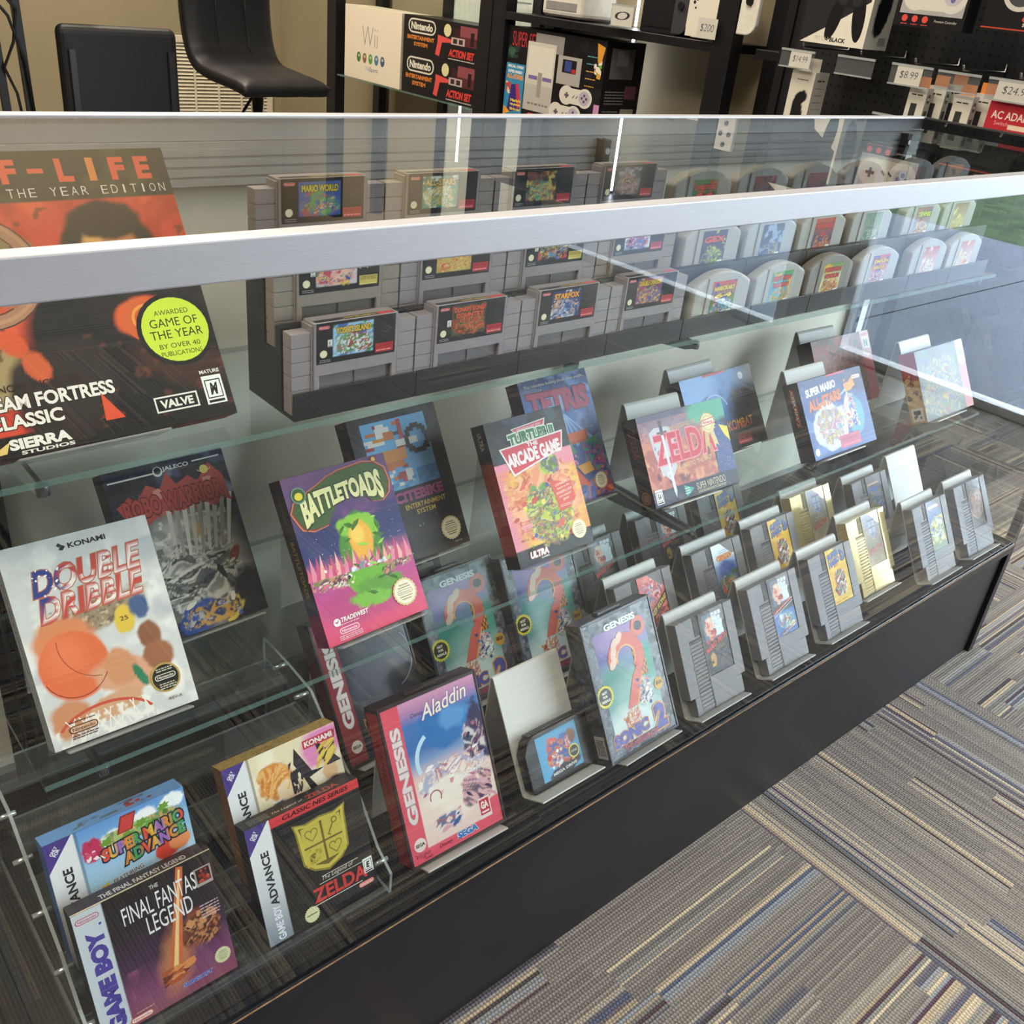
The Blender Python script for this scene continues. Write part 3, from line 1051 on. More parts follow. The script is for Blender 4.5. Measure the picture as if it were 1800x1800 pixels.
def cv_robo():
    c = Cover(127, 178, '1d2230')
    c.noise('3c465e', 14, .55, .15, 3, (0, 120, 127, 178)).noise('8f96a4', 22, .62, .1, 6, (30, 130, 127, 170), .8)
    c.blob('b9b4aa', 70, 70, 46, 62, 0, .5, .3, 5).noise('86887f', 10, .5, .1, 9, (20, 16, 112, 110), .8).noise('e6e2d6', 7, .62, .07, 12, (22, 16, 112, 118), .9)
    for k in range(9):
        c.poly([(48 + k * 7, 78), (52 + k * 8.4, 132), (57 + k * 8.4, 130), (51 + k * 7, 78)], ['cfcabb', 'a7a496', 'e5e1d2'][k % 3])
    c.noise('6a6c66', 6, .58, .06, 14, (24, 22, 110, 92)).blob('8f2f2c', 108, 66, 11, 5, 55, .2, .1, 3).blob('d9a05a', 78, 101, 7, 6, 0, .15, .1, 4).blob('46679a', 78, 58, 7, 16, -40, .2, .25, 6)
    c.scat(['5a5c58', 'd9d5c6', '8c8c84', '2c2f38', 'f0ecdd'], 70, 26, 18, 108, 92, 2, 6, 7, 1.6)
    c.blob('20242e', 112, 24, 20, 26, 0, .3, .3, 8).blob('2e4f9c', 54, 14, 24, 16, 25, .2, .25, 9)
    c.noise('d9b64e', 4, .66, .05, 17, (36, 4, 100, 26)).blob('e0c85a', 92, 8, 14, 5, 40, .2, .2, 4).blob('c4643c', 70, 20, 3, 4, 0, .2)
    c.scat(['3a5cae', 'c9c4b8', '26345e', 'd8a84a'], 26, 36, 3, 100, 26, 1.5, 4, 12)
    pts = [(6, 142), (20, 150), (26, 143), (40, 158), (52, 150), (62, 166), (70, 152), (84, 158), (92, 150), (108, 166), (120, 150), (122, 122), (112, 128), (104, 120), (90, 130), (70, 124), (50, 128), (30, 118), (14, 124)]
    c.poly(pts, 'b3473f')
    c.scat(['c9605a', '9c3a36', 'd98a80'], 30, 12, 122, 116, 152, 2, 7, 4)
    c.t('ROBO WARRIOR', 64, 137, 104, 20, 'b8463e', b=.04, out='5a2320', ow=.05, sk=.02)
    c.blob('141824', 18, 158, 18, 9, 5, .2, .2, 5)
    c.pr('d8d6ce', 4, 166.5, 50, 168).pr('d8d6ce', 92, 170, 122, 171.4).t('JALECO', 74, 169, 28, 5.4, 'd8d6ce', b=.02).ell('d8d6ce', 55, 168, 5).ell('1d2230', 55, 169, 3.6)
    c.ell('e0cc6a', 102, 160, 4.5).ring('e0cc6a', 102, 160, 7, .8, 160, 380, 2.4)
    return c


def cv_bike():
    c = Cover(127, 178, '17161a')
    c.pr('6fb0dd', 16, 86, 108, 170).pr('4f86c0', 78, 86, 108, 106)
    R = random.Random(4)
    px = 4.0
    for k in range(60):          # blocky patches
        x, y = 16 + px * R.randint(0, 13), 90 + px * R.randint(0, 18)
        col = R.choice(['e8e6de', 'e8e6de', 'c9702f', 'd98b3c', 'a8322c', '2a2a2c'])
        wd = px * R.randint(1, 4)
        if x + wd < 72 and y + px < 168:
            c.pr(col, x, y, x + wd, y + px)
    c.pr('c9702f', 26, 112, 64, 128).pr('d98b3c', 34, 120, 70, 134).pr('e8e6de', 34, 150, 54, 162).pr('c9702f', 44, 146, 58, 156).pr('a8322c', 60, 134, 78, 142)
    c.pr('b0343a', 66, 140, 72, 168).pr('e8e6de', 58, 136, 90, 144).pr('e8e6de', 62, 92, 72, 108).pr('a8322c', 50, 94, 62, 104)
    for k in range(26):          # a stepped ring
        t = 2 * math.pi * k / 26
        c.pr('1c1c20', round((90 + 15 * math.cos(t)) / 3) * 3 - 3, round((140 + 15 * math.sin(t)) / 3) * 3 - 3, round((90 + 15 * math.cos(t)) / 3) * 3 + 3, round((140 + 15 * math.sin(t)) / 3) * 3 + 3)
    for k in range(14):
        c.pr('5a98cc', 16 + 6.6 * k, 86 + 4 * (k % 3), 22 + 6.6 * k, 90 + 4 * (k % 3))
    c.t('EXCITEBIKE', 62, 76, 92, 13, 'a8447a', b=.05)
    c.nlogo(25, 62, 26, 'a03a44', '17161a').t('ENTERTAINMENT', 78, 63, 60, 6, 'd9b64e', b=.02).t('SYSTEM', 76, 55, 28, 6, 'd9b64e', b=.02)
    starf(c, 12, 3, (6, 8, 122, 50), .7)
    c.seal(104, 24, 15).t('REV-A', 110, 6, 11, 2.4, 'c8c4b8')
    c.noise('3a3438', 2, .8, .02, 9)
    return c


def cv_toad():
    c = Cover(127, 178, '5a3f66')
    c.grad([(0, 'e0486a'), (.12, 'd84a80'), (.3, 'b8478c'), (.4, 'c65a8e'), (.5, '31386e'), (.66, '2c3164'), (.76, '5a4172'), (1, '6b4a74')])
    c.half('d0668e', 0, 86, -20, 4, 14, 3, .0).noise('7a4a80', 16, .55, .2, 5, (0, 118, 127, 178), .7)
    c.half('2f3770', 0, 140, -28, 12, 10, 6, .0)
    for k in range(26):
        x = 2 + k * 4.8
        yb = 70 - x * .06
        c.poly([(x - 3.5, yb), (x + R1(k) * 4 - 1, yb + 14 + 12 * R1(k + 40)), (x + 4, yb)], ['d65f86', 'e58aa0', 'c9507c', 'efb0a8'][k % 4])
    c.scat(['f2d9c0', 'e6708e', '6d8c3a', 'f4efe4', '3a2a40', 'd98f76'], 70, 2, 52, 126, 80, 1, 3.6, 5)
    c.blob('b03d78', 60, 34, 62, 20, 0, .4, .15, 6, .6)
    starf(c, 34, 8, (10, 84, 120, 122), .6).ell('ffffff', 20, 121, 2.4, star=.6, sp=4)
    # a bright green and amber splash fills the middle
    c.blob('4d8a2e', 70, 86, 26, 40, -6, .12, .25, 11).blob('6db02f', 66, 60, 24, 20, 0, .1, .3, 12).blob('86c23c', 74, 108, 26, 14, -14, .12, .3, 13).blob('eeb03a', 71, 96, 14, 21, -4, .15, .15, 14).blob('f6cf5e', 68, 102, 8, 10, 0, .5, .1, 15)
    c.blob('5c9a2c', 74, 42, 30, 13, 6, .3, .5, 16).blob('78b838', 64, 34, 22, 8, -8, .3, .5, 18)
    c.scat(['e8e8ea', 'b4b8c4', '8a8ea0'], 16, 48, 66, 100, 74, 1.5, 4, 9).scat(['9dd24e', '35701f'], 24, 48, 30, 100, 118, 1.5, 5, 10, 1.8)
    # title on a lumpy dark green shape
    top = [(8, 132), (4, 142), (10, 152), (18, 150), (26, 158), (40, 163), (52, 168), (66, 171), (80, 172), (96, 173), (110, 170), (120, 162), (122, 148), (118, 136), (108, 130), (96, 132), (88, 142), (74, 148), (60, 146), (50, 134), (40, 122), (24, 120), (12, 124)]
    c.poly([(64 + (x - 64) * 1.06, 147 + (y - 147) * 1.09) for x, y in top], 'cf7a52').poly([(64 + (x - 64) * 1.03, 147 + (y - 147) * 1.05) for x, y in top], '7a3a30').poly(top, '3f5a2c')

    def wp(x, y):
        return x, y * (.55 + .45 * abs(x) ** 1.5) + .42 * (1 - x * x) - .12 + .22 * x
    c.t('BATTLETOADS', 64, 145, 100, 34, 'e8e3a6', b=.05, warp=wp, out='23351a', ow=.05)
    c.ell('8a4a36', 112, 174, 3.4).ell('e3b35a', 112, 174, 2.4)
    c.ell('6a8a7c', 15, 158, 8.5).ell('35561f', 15, 158, 7).ell('e2d23a', 15, 157, 4.6, 4)
    c.ell('f0eeea', 16, 22, 4.2).poly([(13, 23), (16, 20.5), (20, 25.5), (16, 22.6)], 'b8407a').t('TRADEWEST', 38, 23, 34, 5, 'f2efec', b=.03, sh=.2)
    c.nlogo(28, 12, 24, 'f0dce4', 'd44a78').lines('f0c4d0', 14, 42, (18, 6.5, 4.6, 2.8), .9, 6)
    c.seal(104, 27, 15.5, 'e0c88a', 'efe9d4', 'b09a6a')
    return c


def R1(k):
    return random.Random(k * 7 + 1).random()


def cv_blocks():
    c = Cover(127, 178, '2f4a8c')
    c.grad([(0, '53346a'), (.2, '3a3f7a'), (.5, '3e62a8'), (.75, '4a72b8'), (1, '2b3566')]).noise('7fa2d8', 18, .6, .15, 4, None, .7).noise('28305e', 20, .62, .1, 9, (0, 100, 127, 178), .8)
    for a in range(5):
        c.poly([(66, 124), (68, 124), (110 - a * 14, 84 - a * 3), (104 - a * 14, 82 - a * 3)], '8fb2e2')
    starf(c, 60, 5, (4, 60, 122, 172), .8)
    c.t('The relentless building block video puzzle.', 64, 169, 110, 5, 'e8e2c4', b=.0, sh=.15)
    c.blob('a9b4d0', 62, 142, 22, 14, 0, .6, .2, 3, .8)
    c.t('TETRIS', 64, 143, 112, 32, 'b03a5e', b=.05, out='7a2444', ow=.03, sk=-.03)
    c.pr('d8662e', 64, 84, 96, 96).pr('b84e28', 64, 80, 96, 84).poly([(96, 84), (101, 88), (101, 99), (96, 96)], '9a4022')
    c.poly([(48, 82), (64, 88), (72, 68), (54, 66)], '3f8f62').poly([(42, 50), (60, 52), (86, 18), (66, 24)], 'd9552e').poly([(66, 50), (92, 52), (96, 38), (76, 36)], 'e29a2e')
    c.scat(['d85a9a', 'e3a0c8', 'c84a86'], 10, 54, 52, 70, 66, 2, 3.6, 3).scat(['e2742e', 'c9448a', '5a4aa8', '3aa06a', '2c5a9c'], 34, 84, 34, 125, 92, 2, 5, 8).scat(['4a68b8', '6a3f8a', '2e4a86', 'c9622e'], 40, 2, 2, 122, 40, 3, 8, 5)
    c.blob('a8455a', 116, 12, 8, 10, 0, .3, .2, 4).pr('c8562a', 112, 4, 124, 12)
    c.seal(104, 22, 12, 'e2d4a0', 'efe8d0', '9a8a5a')
    return c


def cv_brick():
    c = Cover(127, 178, 'e8a04a')
    c.blob('f4d85e', 70, 70, 48, 60, 0, .8, .2, 3).noise('ef8a6a', 16, .56, .12, 6, (0, 20, 127, 122), .9).half('e48aa8', 18, 0, 96, 18, 8, 4, .9).half('e68ab0', 0, 118, -6, 8, 4, 4, .8)
    c.rect('18191d', 0, 126, 127, 178).rect('1b1b20', 0, 0, 127, 20)
    c.noise('3c4458', 22, .5, .2, 7, (0, 128, 127, 178), .8).half('26282e', 0, 16, 14, 2, 0, 1, 0)
    c.scat(['c8483a', 'd9604a', 'e58a6a', 'b83c34', 'f0b48c'], 60, 6, 24, 122, 118, 2.5, 7.5, 5, 1.3, 20)
    for k in range(14):
        y = 30 + k * 6.4
        c.line('d88098', 1, y, 22 - (k % 3) * 4, y - 1, .5).line('e08a76', 108 + (k % 3) * 4, y, 126, y + 1, .5)
    # yellow-green and multicolour clutter in the middle
    c.blob('cfc84a', 66, 50, 38, 36, 0, .2, .35, 11, .85).blob('5a9a48', 62, 76, 20, 14, -20, .2, .4, 12).blob('c4cf5a', 84, 112, 16, 12, 0, .2, .3, 13)
    c.scat(['7fa83c', 'd8d05a', 'b7c94a', '4c8a4e', 'e8dc6a', '3f5fa0', 'c85a3a', 'e8a84a', '5a4a86', '6a7f2c', '3b4a2a'], 170, 26, 14, 104, 92, 1.4, 4.6, 9)
    c.scat(['8ab04a', 'd2d25a', '5c8f4c', '6a5a9a', '3d5a2e'], 30, 70, 98, 100, 122, 1.5, 4, 10)
    c.poly([(78, 92), (104, 84), (112, 90), (114, 62), (102, 52), (84, 50)], 'd8503e')
    for i, (s_, wd) in enumerate((('COWABUNGA!', 26), ('Explore the', 22), ('POWERFUL NEW', 27), ('two-player', 22), ('game', 10))):
        c.t(s_, 98, 84 - i * 5.2, wd, 3.2, 'f4e4d4', b=.01, sk=.1)
    c.lines('f0c8b8', 86, 110, (57, 55), .9, 3)
    c.poly([(38, 164), (96, 168), (92, 159), (46, 155)], 'e7e0e0').poly([(40, 163), (94, 166.5), (90, 160.5), (47, 156.5)], 'd24a5a').t('TEENAGE MUTANT NINJA', 67, 161.6, 40, 3.4, 'f6eeee', sk=.05)
    c.t('TURTLES II', 68, 150, 74, 15, '3f7a4a', b=.06, out='e9f0e4', ow=.09, warp=lambda x, y: (x, y + .25 * (1 - x * x)))
    c.poly([(13, 144), (119, 148), (112, 126), (26, 108)], 'f1e9e9').poly([(16, 142.5), (116.5, 146), (110, 127.5), (28, 110.5)], 'd24252')
    c.t('THE', 66, 141, 18, 5, 'f5ecec', b=.04).t('ARCADE GAME', 66, 129, 88, 17, 'f5ecec', b=.05, sh=-.1, sk=.05)
    c.nlogo(26, 46, 20, 'd8788a', 'f0b0a8').t('REV-A', 18, 31, 12, 3, '6a3a2a').lines('d0607a', 14, 34, (52, 40), .9, 2)
    c.seal(106, 22, 12.5, 'efe2a8', 'f6efd6', 'a89a5a')
    c.t('ULTRA', 34, 11, 30, 8.6, 'f0ecec', b=.07, sh=.2, out='b8323a', ow=.05).t('GAMES', 42, 4.5, 14, 2.4, 'e0dcdc', b=.02)
    return c


def cv_sword():
    c = Cover(178, 127, '1d2440')
    c.rect('b0605a', 0, 22, 140, 118).noise('cf7f6a', 14, .5, .15, 4, (0, 22, 140, 118)).noise('6a3a44', 10, .6, .1, 8, (0, 22, 140, 118), .9).noise('e2a27c', 12, .66, .08, 12, (0, 22, 140, 118), .8)
    c.rect('6f6d88', 0, 104, 110, 127, .6).blob('8a7f96', 60, 100, 60, 16, 0, .6, .2, 3, .6)
    c.half('3d9a86', 110, 90, 38, 3, 0, 1, 0).blob('4fae94', 160, 124, 60, 26, 10, .25, .15, 5).half('e7d63c', 178, 58, 122, 2, 0, 1, 0)
    c.poly([(140, 22), (178, 20), (178, 86), (160, 96), (146, 82)], '3a5290').poly([(160, 90), (178, 84), (178, 62), (168, 74)], 'e3cf3a')
    c.rect('1c2644', 0, 0, 178, 22)
    starf(c, 26, 6, (144, 24, 176, 80), .6)
    # shield with a sword through the first letter
    c.poly([(18, 102), (30, 108), (58, 106), (64, 92), (58, 48), (42, 30), (26, 46), (20, 74)], 'c9ccd6').scat(['8a93b0', 'e2e4ea', 'b36a70', '6a7aa8'], 40, 22, 36, 60, 102, 2, 5, 6)
    c.t('THE LEGEND OF', 84, 103, 60, 6, 'c8a884', b=.02, sk=.03)
    c.t('ZELDA', 84, 76, 124, 42, 'c8324e', b=.03, out='e8a0aa', ow=.035)
    c.pr('4a4258', 40, 96, 46, 116).pr('6a5a6a', 33, 98, 53, 101).poly([(40.5, 96), (45.5, 96), (47, 16), (44, 6), (41.6, 16)], 'd9dde6').pr('f2f4f8', 43, 14, 44, 94)
    c.t('A LINK TO THE PAST', 96, 47, 72, 6.6, 'd8b48a', b=.02, sk=.03)
    c.ell('d8c48e', 138, 96, 17, star=.18, sp=20).ell('e8d8ae', 138, 96, 13).ell('c4ae76', 138, 96, 11).ell('eadcb4', 138, 96, 9.6)
    c.poly([(124, 92), (125, 101), (153, 103), (152, 94)], 'c03a44').poly([(125.5, 93.2), (126.2, 99.8), (151.6, 101.8), (151, 95)], 'f0e6d6').t('Nintendo', 138.5, 97.4, 22, 4.6, 'c03a44', b=.03)
    c.poly([(128, 84), (136, 82), (132, 58), (128, 64), (123, 60)], 'c9b27a').poly([(140, 82), (147, 83), (152, 60), (147, 64), (143, 58)], 'd8c48e')
    c.esrb(4, 4, 14, 'K-A').poly([(62, 20), (82, 12), (64, 3)], '38a89a').lines('e6efe6', 62, 72, (14, 10.5, 7), 1.2, 2)
    c.t('SUPER NINTENDO', 118, 12.5, 62, 10, 'd8d2b8', b=.0).pr('c8bf9a', 88, 5.2, 149, 6).lines('c8bf9a', 88, 149, (3,), 1.2, 5)
    return c


def cv_dragon():
    c = Cover(178, 127, '15161c')
    c.blob('5f8fd0', 50, 100, 96, 56, 0, .7, .1, 3).blob('8ab4ea', 30, 110, 50, 34, 10, .8, .15, 5).blob('22242e', 140, 66, 40, 34, 20, .5, .25, 7)
    c.ring('a9c8ee', 70, 62, 32, 2.2, 20, 170).blob('cfe0f6', 76, 74, 10, 5, -40, .6, .3, 4).noise('3e5c96', 18, .62, .1, 9, (40, 50, 140, 110), .6)
    c.pr('c83a4a', 56, 123.5, 112, 127).ell('dfe4ee', 148, 112, 6).nlogo(148, 112, 9, '8a92a8', 'dfe4ee')
    c.t('MORTAL KOMBAT', 86, 39, 132, 15, 'd88a2e', b=.0, out='a83a24', ow=.03, cfun=lambda x, y: 'e0b03a' if y > 39 else 'c85a28')
    c.pr('a82f36', 104, 6, 140, 13).t('SUPER NINTENDO', 122, 17, 36, 9, 'b8383c', b=.0).t('ENTERTAINMENT SYSTEM', 122, 9.4, 32, 2.2, 'e8b0a8')
    return c


def cv_stars():
    c = Cover(178, 127, '3a5c9e')
    c.grad([(0, '4a6cb0'), (.5, '3d62a6'), (1, '2d4684')]).noise('6a8ac8', 26, .58, .15, 4, None, .6).blob('2c3f74', 160, 110, 40, 26, 0, .6, .2, 5)
    c.blob('58a8c8', 134, 52, 26, 34, 0, .1, .1, 7)
    # a pale burst of party colours
    c.blob('d5dcdc', 62, 48, 48, 38, 0, .08, .3, 6)
    c.scat(['e88fb4', '6a9ac8', '4f9c6a', 'd8b44a', 'e9e4f0', '8a6ab0', 'c8605a', 'd2d4d4', '3a6aa8', 'b8d0e2'], 60, 24, 18, 102, 78, 2, 5.5, 8)
    c.scat(['3a4f9a', 'c8404a', 'ecc8a4', '4a66b8', 'f0e8e0'], 34, 104, 28, 142, 92, 2, 6, 12).scat(['d88a4a', 'e2a45e'], 14, 120, 92, 152, 112, 2, 6, 4, 1.6, 35)
    c.poly([(122, 92), (118, 96), (148, 114), (152, 98)], 'd8964e').line('b8c8e0', 92, 84, 122, 96, 3).line('e8ecf2', 118, 56, 124, 92, 2.6)
    c.t('SUPER MARIO', 56, 108, 84, 13, 'eef0ee', b=.05, sk=.06, out='2a3a6a', ow=.03)
    c.t('ALL-STARS', 60, 88, 92, 18, 'd9733a', b=.05, sk=.08, out='7a3020', ow=.025)
    c.lines('4a78b8', 128, 160, (80, 76, 72), 1.4, 5)
    c.pr('c8507e', 76, 5, 134, 25).t('SUPER NINTENDO', 106, 17, 50, 8, '8a3a6a', b=.0).t('ENTERTAINMENT SYSTEM', 106, 9, 46, 2.6, 'e0a0b8')
    c.pr('c04a6a', 76, 123.6, 130, 127).nlogo(159, 112, 24, 'd84a5a', 'f2f2f0', True)
    c.pill('f2eef0', 147, 109, 171, 115).t('Nintendo', 159, 112, 18, 3.4, 'd03a4a', b=.03).ell('e8e8e4', 10, 12, 6)
    return c


def cv_n64(seed, pal, title, tcol, strip='b8323e', bg='8a3a34'):
    c = Cover(178, 127, bg)
    c.noise(pal[0], 20, .5, .15, seed).noise(pal[1], 12, .58, .1, seed + 3)
    c.scat(pal, 170, 2, 2, 150, 78, 2, 8, seed + 5).scat(pal[2:], 40, 20, 60, 140, 110, 2, 7, seed + 7)
    c.t(title, 74, 96, 112, 24, tcol, b=.06, out='3a1418', ow=.06, sk=.05)
    c.rect(strip, 150, 0, 178, 127).poly([(150, 127), (178, 127), (178, 84), (164, 78), (150, 86)], 'e3b4a4')
    c.pr('f0efe8', 154, 94, 174, 116).poly([(158, 98), (158, 112), (162, 112), (166, 104), (166, 112), (170, 112), (170, 98), (166, 98), (162, 106), (162, 98)], '3a8a5a').pr('3a5aa8', 158, 98, 160.5, 112).t('NINTENDO', 164, 120.5, 18, 3, 'b83a3a', b=.03).lines('d8d0c8', 155, 173, (90, 88), .9, seed)
    return c


def cv_rust():
    c = Cover(245, 247, 'd0452c', 1.6)
    c.noise('b8361f', 22, .5, .15, 3).noise('e05a38', 26, .55, .15, 7).noise('8a7a4c', 34, .56, .1, 9, (0, 60, 140, 200), .95).noise('9a8f62', 50, .52, .12, 22, (0, 40, 130, 150), .9).noise('3c3020', 8, .7, .05, 11, (0, 20, 245, 200), .7)
    c.rect('23221c', 0, 204, 245, 247).noise('46422e', 20, .55, .2, 13, (0, 204, 245, 247)).rect('17130f', 0, 0, 245, 18)
    # dark mass to the lower right, brown shoulder
    c.blob('1a1512', 182, 70, 92, 62, -24, .14, .14, 15).blob('221a16', 200, 118, 60, 46, 0, .15, .15, 17).blob('2a201a', 110, 46, 40, 46, -30, .2, .2, 18).blob('3d2418', 210, 56, 40, 20, -24, .5, .3, 19).noise('5a2f1e', 10, .66, .06, 21, (130, 10, 245, 90), .8)
    c.blob('241d19', 178, 152, 40, 50, 0, .1, .12, 30).blob('c27a48', 180, 158, 22, 30, 0, .22, .12, 31).blob('e0a45e', 166, 168, 8, 26, -6, .5, .2, 32).blob('2a211c', 180, 186, 30, 16, 0, .2, .15, 33).blob('5a3a2c', 180, 138, 20, 13, 0, .4, .2, 34)
    c.blob('d0562c', 84, 90, 12, 9, -60, .2, .2, 35).blob('c85a30', 96, 70, 9, 14, 20, .2, .2, 36).blob('d8602e', 190, 98, 26, 19, 0, .15, .1, 37)
    c.ring('a87a5e', 74, 150, 46, 10).ring('b88a6a', 74, 151, 44, 3).ring('4a3a2a', 74, 150, 47.2, 1.2).ring('5a4030', 74, 150, 36, 1.2)
    for a, b_ in (((56, 176), (92, 122)), ((74, 152), (58, 122))):
        c.line('a8684a', *a, *b_, 9).line('c08a66', a[0] + 1, a[1] + 1, b_[0] + 1, b_[1] + 1, 3)
    c.line('a8684a', 90, 123, 102, 128, 9)
    c.poly([(168, 92), (176, 112), (204, 112), (214, 98), (204, 82), (178, 80)], 'd2602c').ring('e89a3a', 191, 97, 13, 2.4)
    c.line('e8a23e', 188, 105, 197, 89, 2.6).line('e8a23e', 192, 98, 186, 89, 2.6)
    for i, ch in enumerate('HALF-LIFE'):
        x = 224 - (8 - i) * 21.4
        if ch == '-':
            c.pr('e2583a', x - 7, 228, x + 5, 232)
        elif ch == 'I':
            c.pr('e2823a', x - 3, 220, x + 3, 240)
        else:
            c.t(ch, x, 230, 12.5 if ch != 'A' else 15, 20, 'e2583a', b=.05)
    for i, ch in enumerate('GAME OF THE YEAR EDITION'):
        if ch != ' ':
            c.t(ch, 236 - (23 - i) * 8.1, 212, 5.2 if ch not in 'I' else 1.4, 7.4, 'e6e0d4', b=-.01)
    c.ell('12100e', 212, 84, 33).ell('c9e03a', 212, 84, 29)
    for s_, y, wd, h in (('AWARDED', 100, 30, 4.4), ('GAME OF', 91, 42, 7.6), ('THE YEAR', 80.5, 46, 7.6), ('BY OVER 40', 70, 36, 4.4), ('PUBLICATIONS', 63, 36, 4.2)):
        c.t(s_, 212, y, wd, h, '23300c', b=.0)
    c.t('NOW INCLUDES', 94, 56, 62, 6, '2a1410', b=.01)
    c.t('TEAM FORTRESS', 98, 44, 100, 12, 'e9e2d8', b=.035, out='241612', ow=.04).t('CLASSIC', 76, 29, 56, 11.5, 'e9e2d8', b=.035, out='241612', ow=.04)
    c.poly([(134, 16), (150, 16), (136, 40)], 'd8502e')
    c.t('SIERRA', 82, 11, 46, 9, 'e8e4da', b=.05).t('STUDIOS', 86, 3.6, 40, 3, 'e8e4da', b=.03).poly([(42, 4), (60, 14), (56, 5)], 'e0c070')
    c.pr('e8e4da', 176, 13, 214, 27).pr('17130f', 177.4, 14.4, 212.6, 25.6).t('VALVE', 195, 20, 29, 7.4, 'e8e4da', b=.04)
    c.esrb(221, 12, 18, 'M').t('MATURE', 230, 42, 18, 3.4, 'e8e4da', b=.03)
    return c


def gba_side(c, h, only=True, txt='GAME BOY ADVANCE'):
    """silver strip with the vertical name along the left edge"""
    c.mix(np.clip((26 - c.X) / 1.0, 0, 1), 'c8cbd0')
    c.mix(np.clip((26 - c.X) / 1.0, 0, 1) * np.clip((c.Y - h * .35) / (h * .4), 0, 1), 'e4e6e8').mix(np.clip((26 - c.X) / 1, 0, 1) * np.clip(1 - c.Y / (h * .4), 0, 1), '7f8794')
    c.poly([(0, h), (24, h), (0, h - 28)], '4a3a86').t('ONLY', 7.6, h - 8, 9, 3, 'f0f0f4', b=.03, rot=49).t('FOR', 9.6, h - 10.6, 7, 3, 'f0f0f4', b=.03, rot=49)
    c.t('ADVANCE', 14.5, h * .54, h * .46, 8.4, '26262e', b=.035, rot=90).t('GAME BOY', 14.5, h * .16, h * .29, 8, 'eceef2', b=.02, rot=90)
    return c


def cv_shield():
    c = Cover(125, 125, '1c1a1c')
    c.noise('2a2628', 10, .55, .2, 3)
    c.rect('cf3a40', 26, 115, 125, 125)
    gba_side(c, 125)
    c.pr('cf3a40', 26, 115.6, 125, 125).t('CLASSIC NES SERIES', 76, 120.3, 74, 5, '2a1214', b=.03, sh=.2)
    sh = [(46, 108), (60, 104), (76, 106), (92, 104), (106, 108), (104, 98), (102, 62), (92, 52), (76, 46), (60, 52), (50, 62), (48, 98)]
    c.poly(sh, '8a7a2c').poly([(76 + (x - 76) * .93, 78 + (y - 78) * .93) for x, y in sh], 'c9b84c').poly([(76 + (x - 76) * .80, 78 + (y - 78) * .80) for x, y in sh], '6a5c20')
    for x0, y0, x1, y1 in ((54, 79, 75, 100), (77.5, 79, 98, 100), (54, 58, 75, 77), (77.5, 58, 98, 77)):
        c.pr('c4b348', x0, y0, x1, y1)
    for hx, hy in ((64.5, 90), (87.5, 67.5)):
        c.ring('7a6a24', hx - 3.3, hy + 2, 4, 1, 0, 190).ring('7a6a24', hx + 3.3, hy + 2, 4, 1, -10, 180).line('7a6a24', hx - 7, hy + 1, hx, hy - 7, 1).line('7a6a24', hx + 7, hy + 1, hx, hy - 7, 1)
    c.ring('7a6a24', 91, 95, 3.4, 1.2).line('7a6a24', 89, 92.5, 82, 82, 1.6).line('7a6a24', 82.5, 82.5, 85, 81, 1.4)
    c.scat(['7a6a24', 'a89838'], 16, 58, 60, 72, 76, 1, 2.4, 4)
    c.pr('d8d4c8', 66, 42.6, 108, 43.2).t('The Legend of', 84, 40, 36, 5.4, 'e4e0d6', b=-.01, sh=.3).pr('d8d4c8', 62, 35.8, 112, 36.4)
    c.t('ZELDA', 84, 26, 62, 15, 'cc3a38', b=.03).pr('d8d4c8', 50, 16, 108, 16.8)
    c.esrb(112, 22, 11, 'E').nlogo(112, 12, 15, 'e0574e', 'f0eeea', True).pill('e88a80', 103, 9.5, 121, 14.5).t('Nintendo', 112, 12, 14, 2.6, 'f6e8e4')
    c.ell('dcd8a8', 48, 10, 8.6, star=.12, sp=22).pr('6a6840', 42, 9.4, 54, 10.6)
    return c


def cv_duel():
    c = Cover(125, 125, 'e9dcb8')
    c.noise('f3ead0', 24, .5, .2, 3).noise('d8c190', 20, .6, .12, 6, (40, 0, 125, 90), .8).blob('e48ac0', 106, 108, 26, 20, 20, .3, .25, 5)
    gba_side(c, 125)
    c.rect('3a3a40', 25.5, 0, 28, 125, .6)
    # orange, black and gold slashes
    c.blob('d68a3c', 50, 92, 20, 17, -10, .12, .3, 7).blob('e2a455', 56, 88, 12, 10, 0, .3, .3, 8).scat(['d07f30', 'b86a24', 'eab46a'], 26, 32, 74, 68, 108, 2, 6, 3, 2.2, 60)
    c.blob('ecd0ac', 60, 78, 10, 10, 0, .15, .2, 9).blob('2f4478', 48, 60, 16, 9, 15, .2, .3, 10)
    c.poly([(76, 116), (90, 86), (104, 84), (86, 80), (100, 54), (90, 52), (80, 82), (72, 100)], '1d1a22').scat(['1c1a20', '2c2834'], 16, 66, 70, 82, 104, 2, 5, 4, 2.0, 80)
    c.poly([(98, 118), (112, 100), (124, 120), (118, 92), (124, 84), (108, 84), (102, 96)], '221c26').scat(['d9b83e', 'e8cf5e'], 14, 96, 84, 122, 112, 2, 6, 6, 2.6, 35).blob('e3b98e', 110, 78, 8, 10, 0, .2, .2, 11).blob('262a36', 112, 60, 15, 11, 0, .2, .25, 12)
    c.scat(['3a5a9a', '27406e'], 10, 34, 48, 76, 66, 2, 5, 8).blob('ebcfa8', 70, 62, 7, 9, 20, .2, .2, 13)
    c.pr('c02f44', 86, 110, 122, 119).t('KONAMI', 104, 114.5, 32, 6, 'f0e8e4', b=.04)
    c.scat(['d8a83a', 'c03a30', 'e9d9a0', '2a2a30'], 40, 30, 8, 122, 44, 2, 6, 15)
    return c


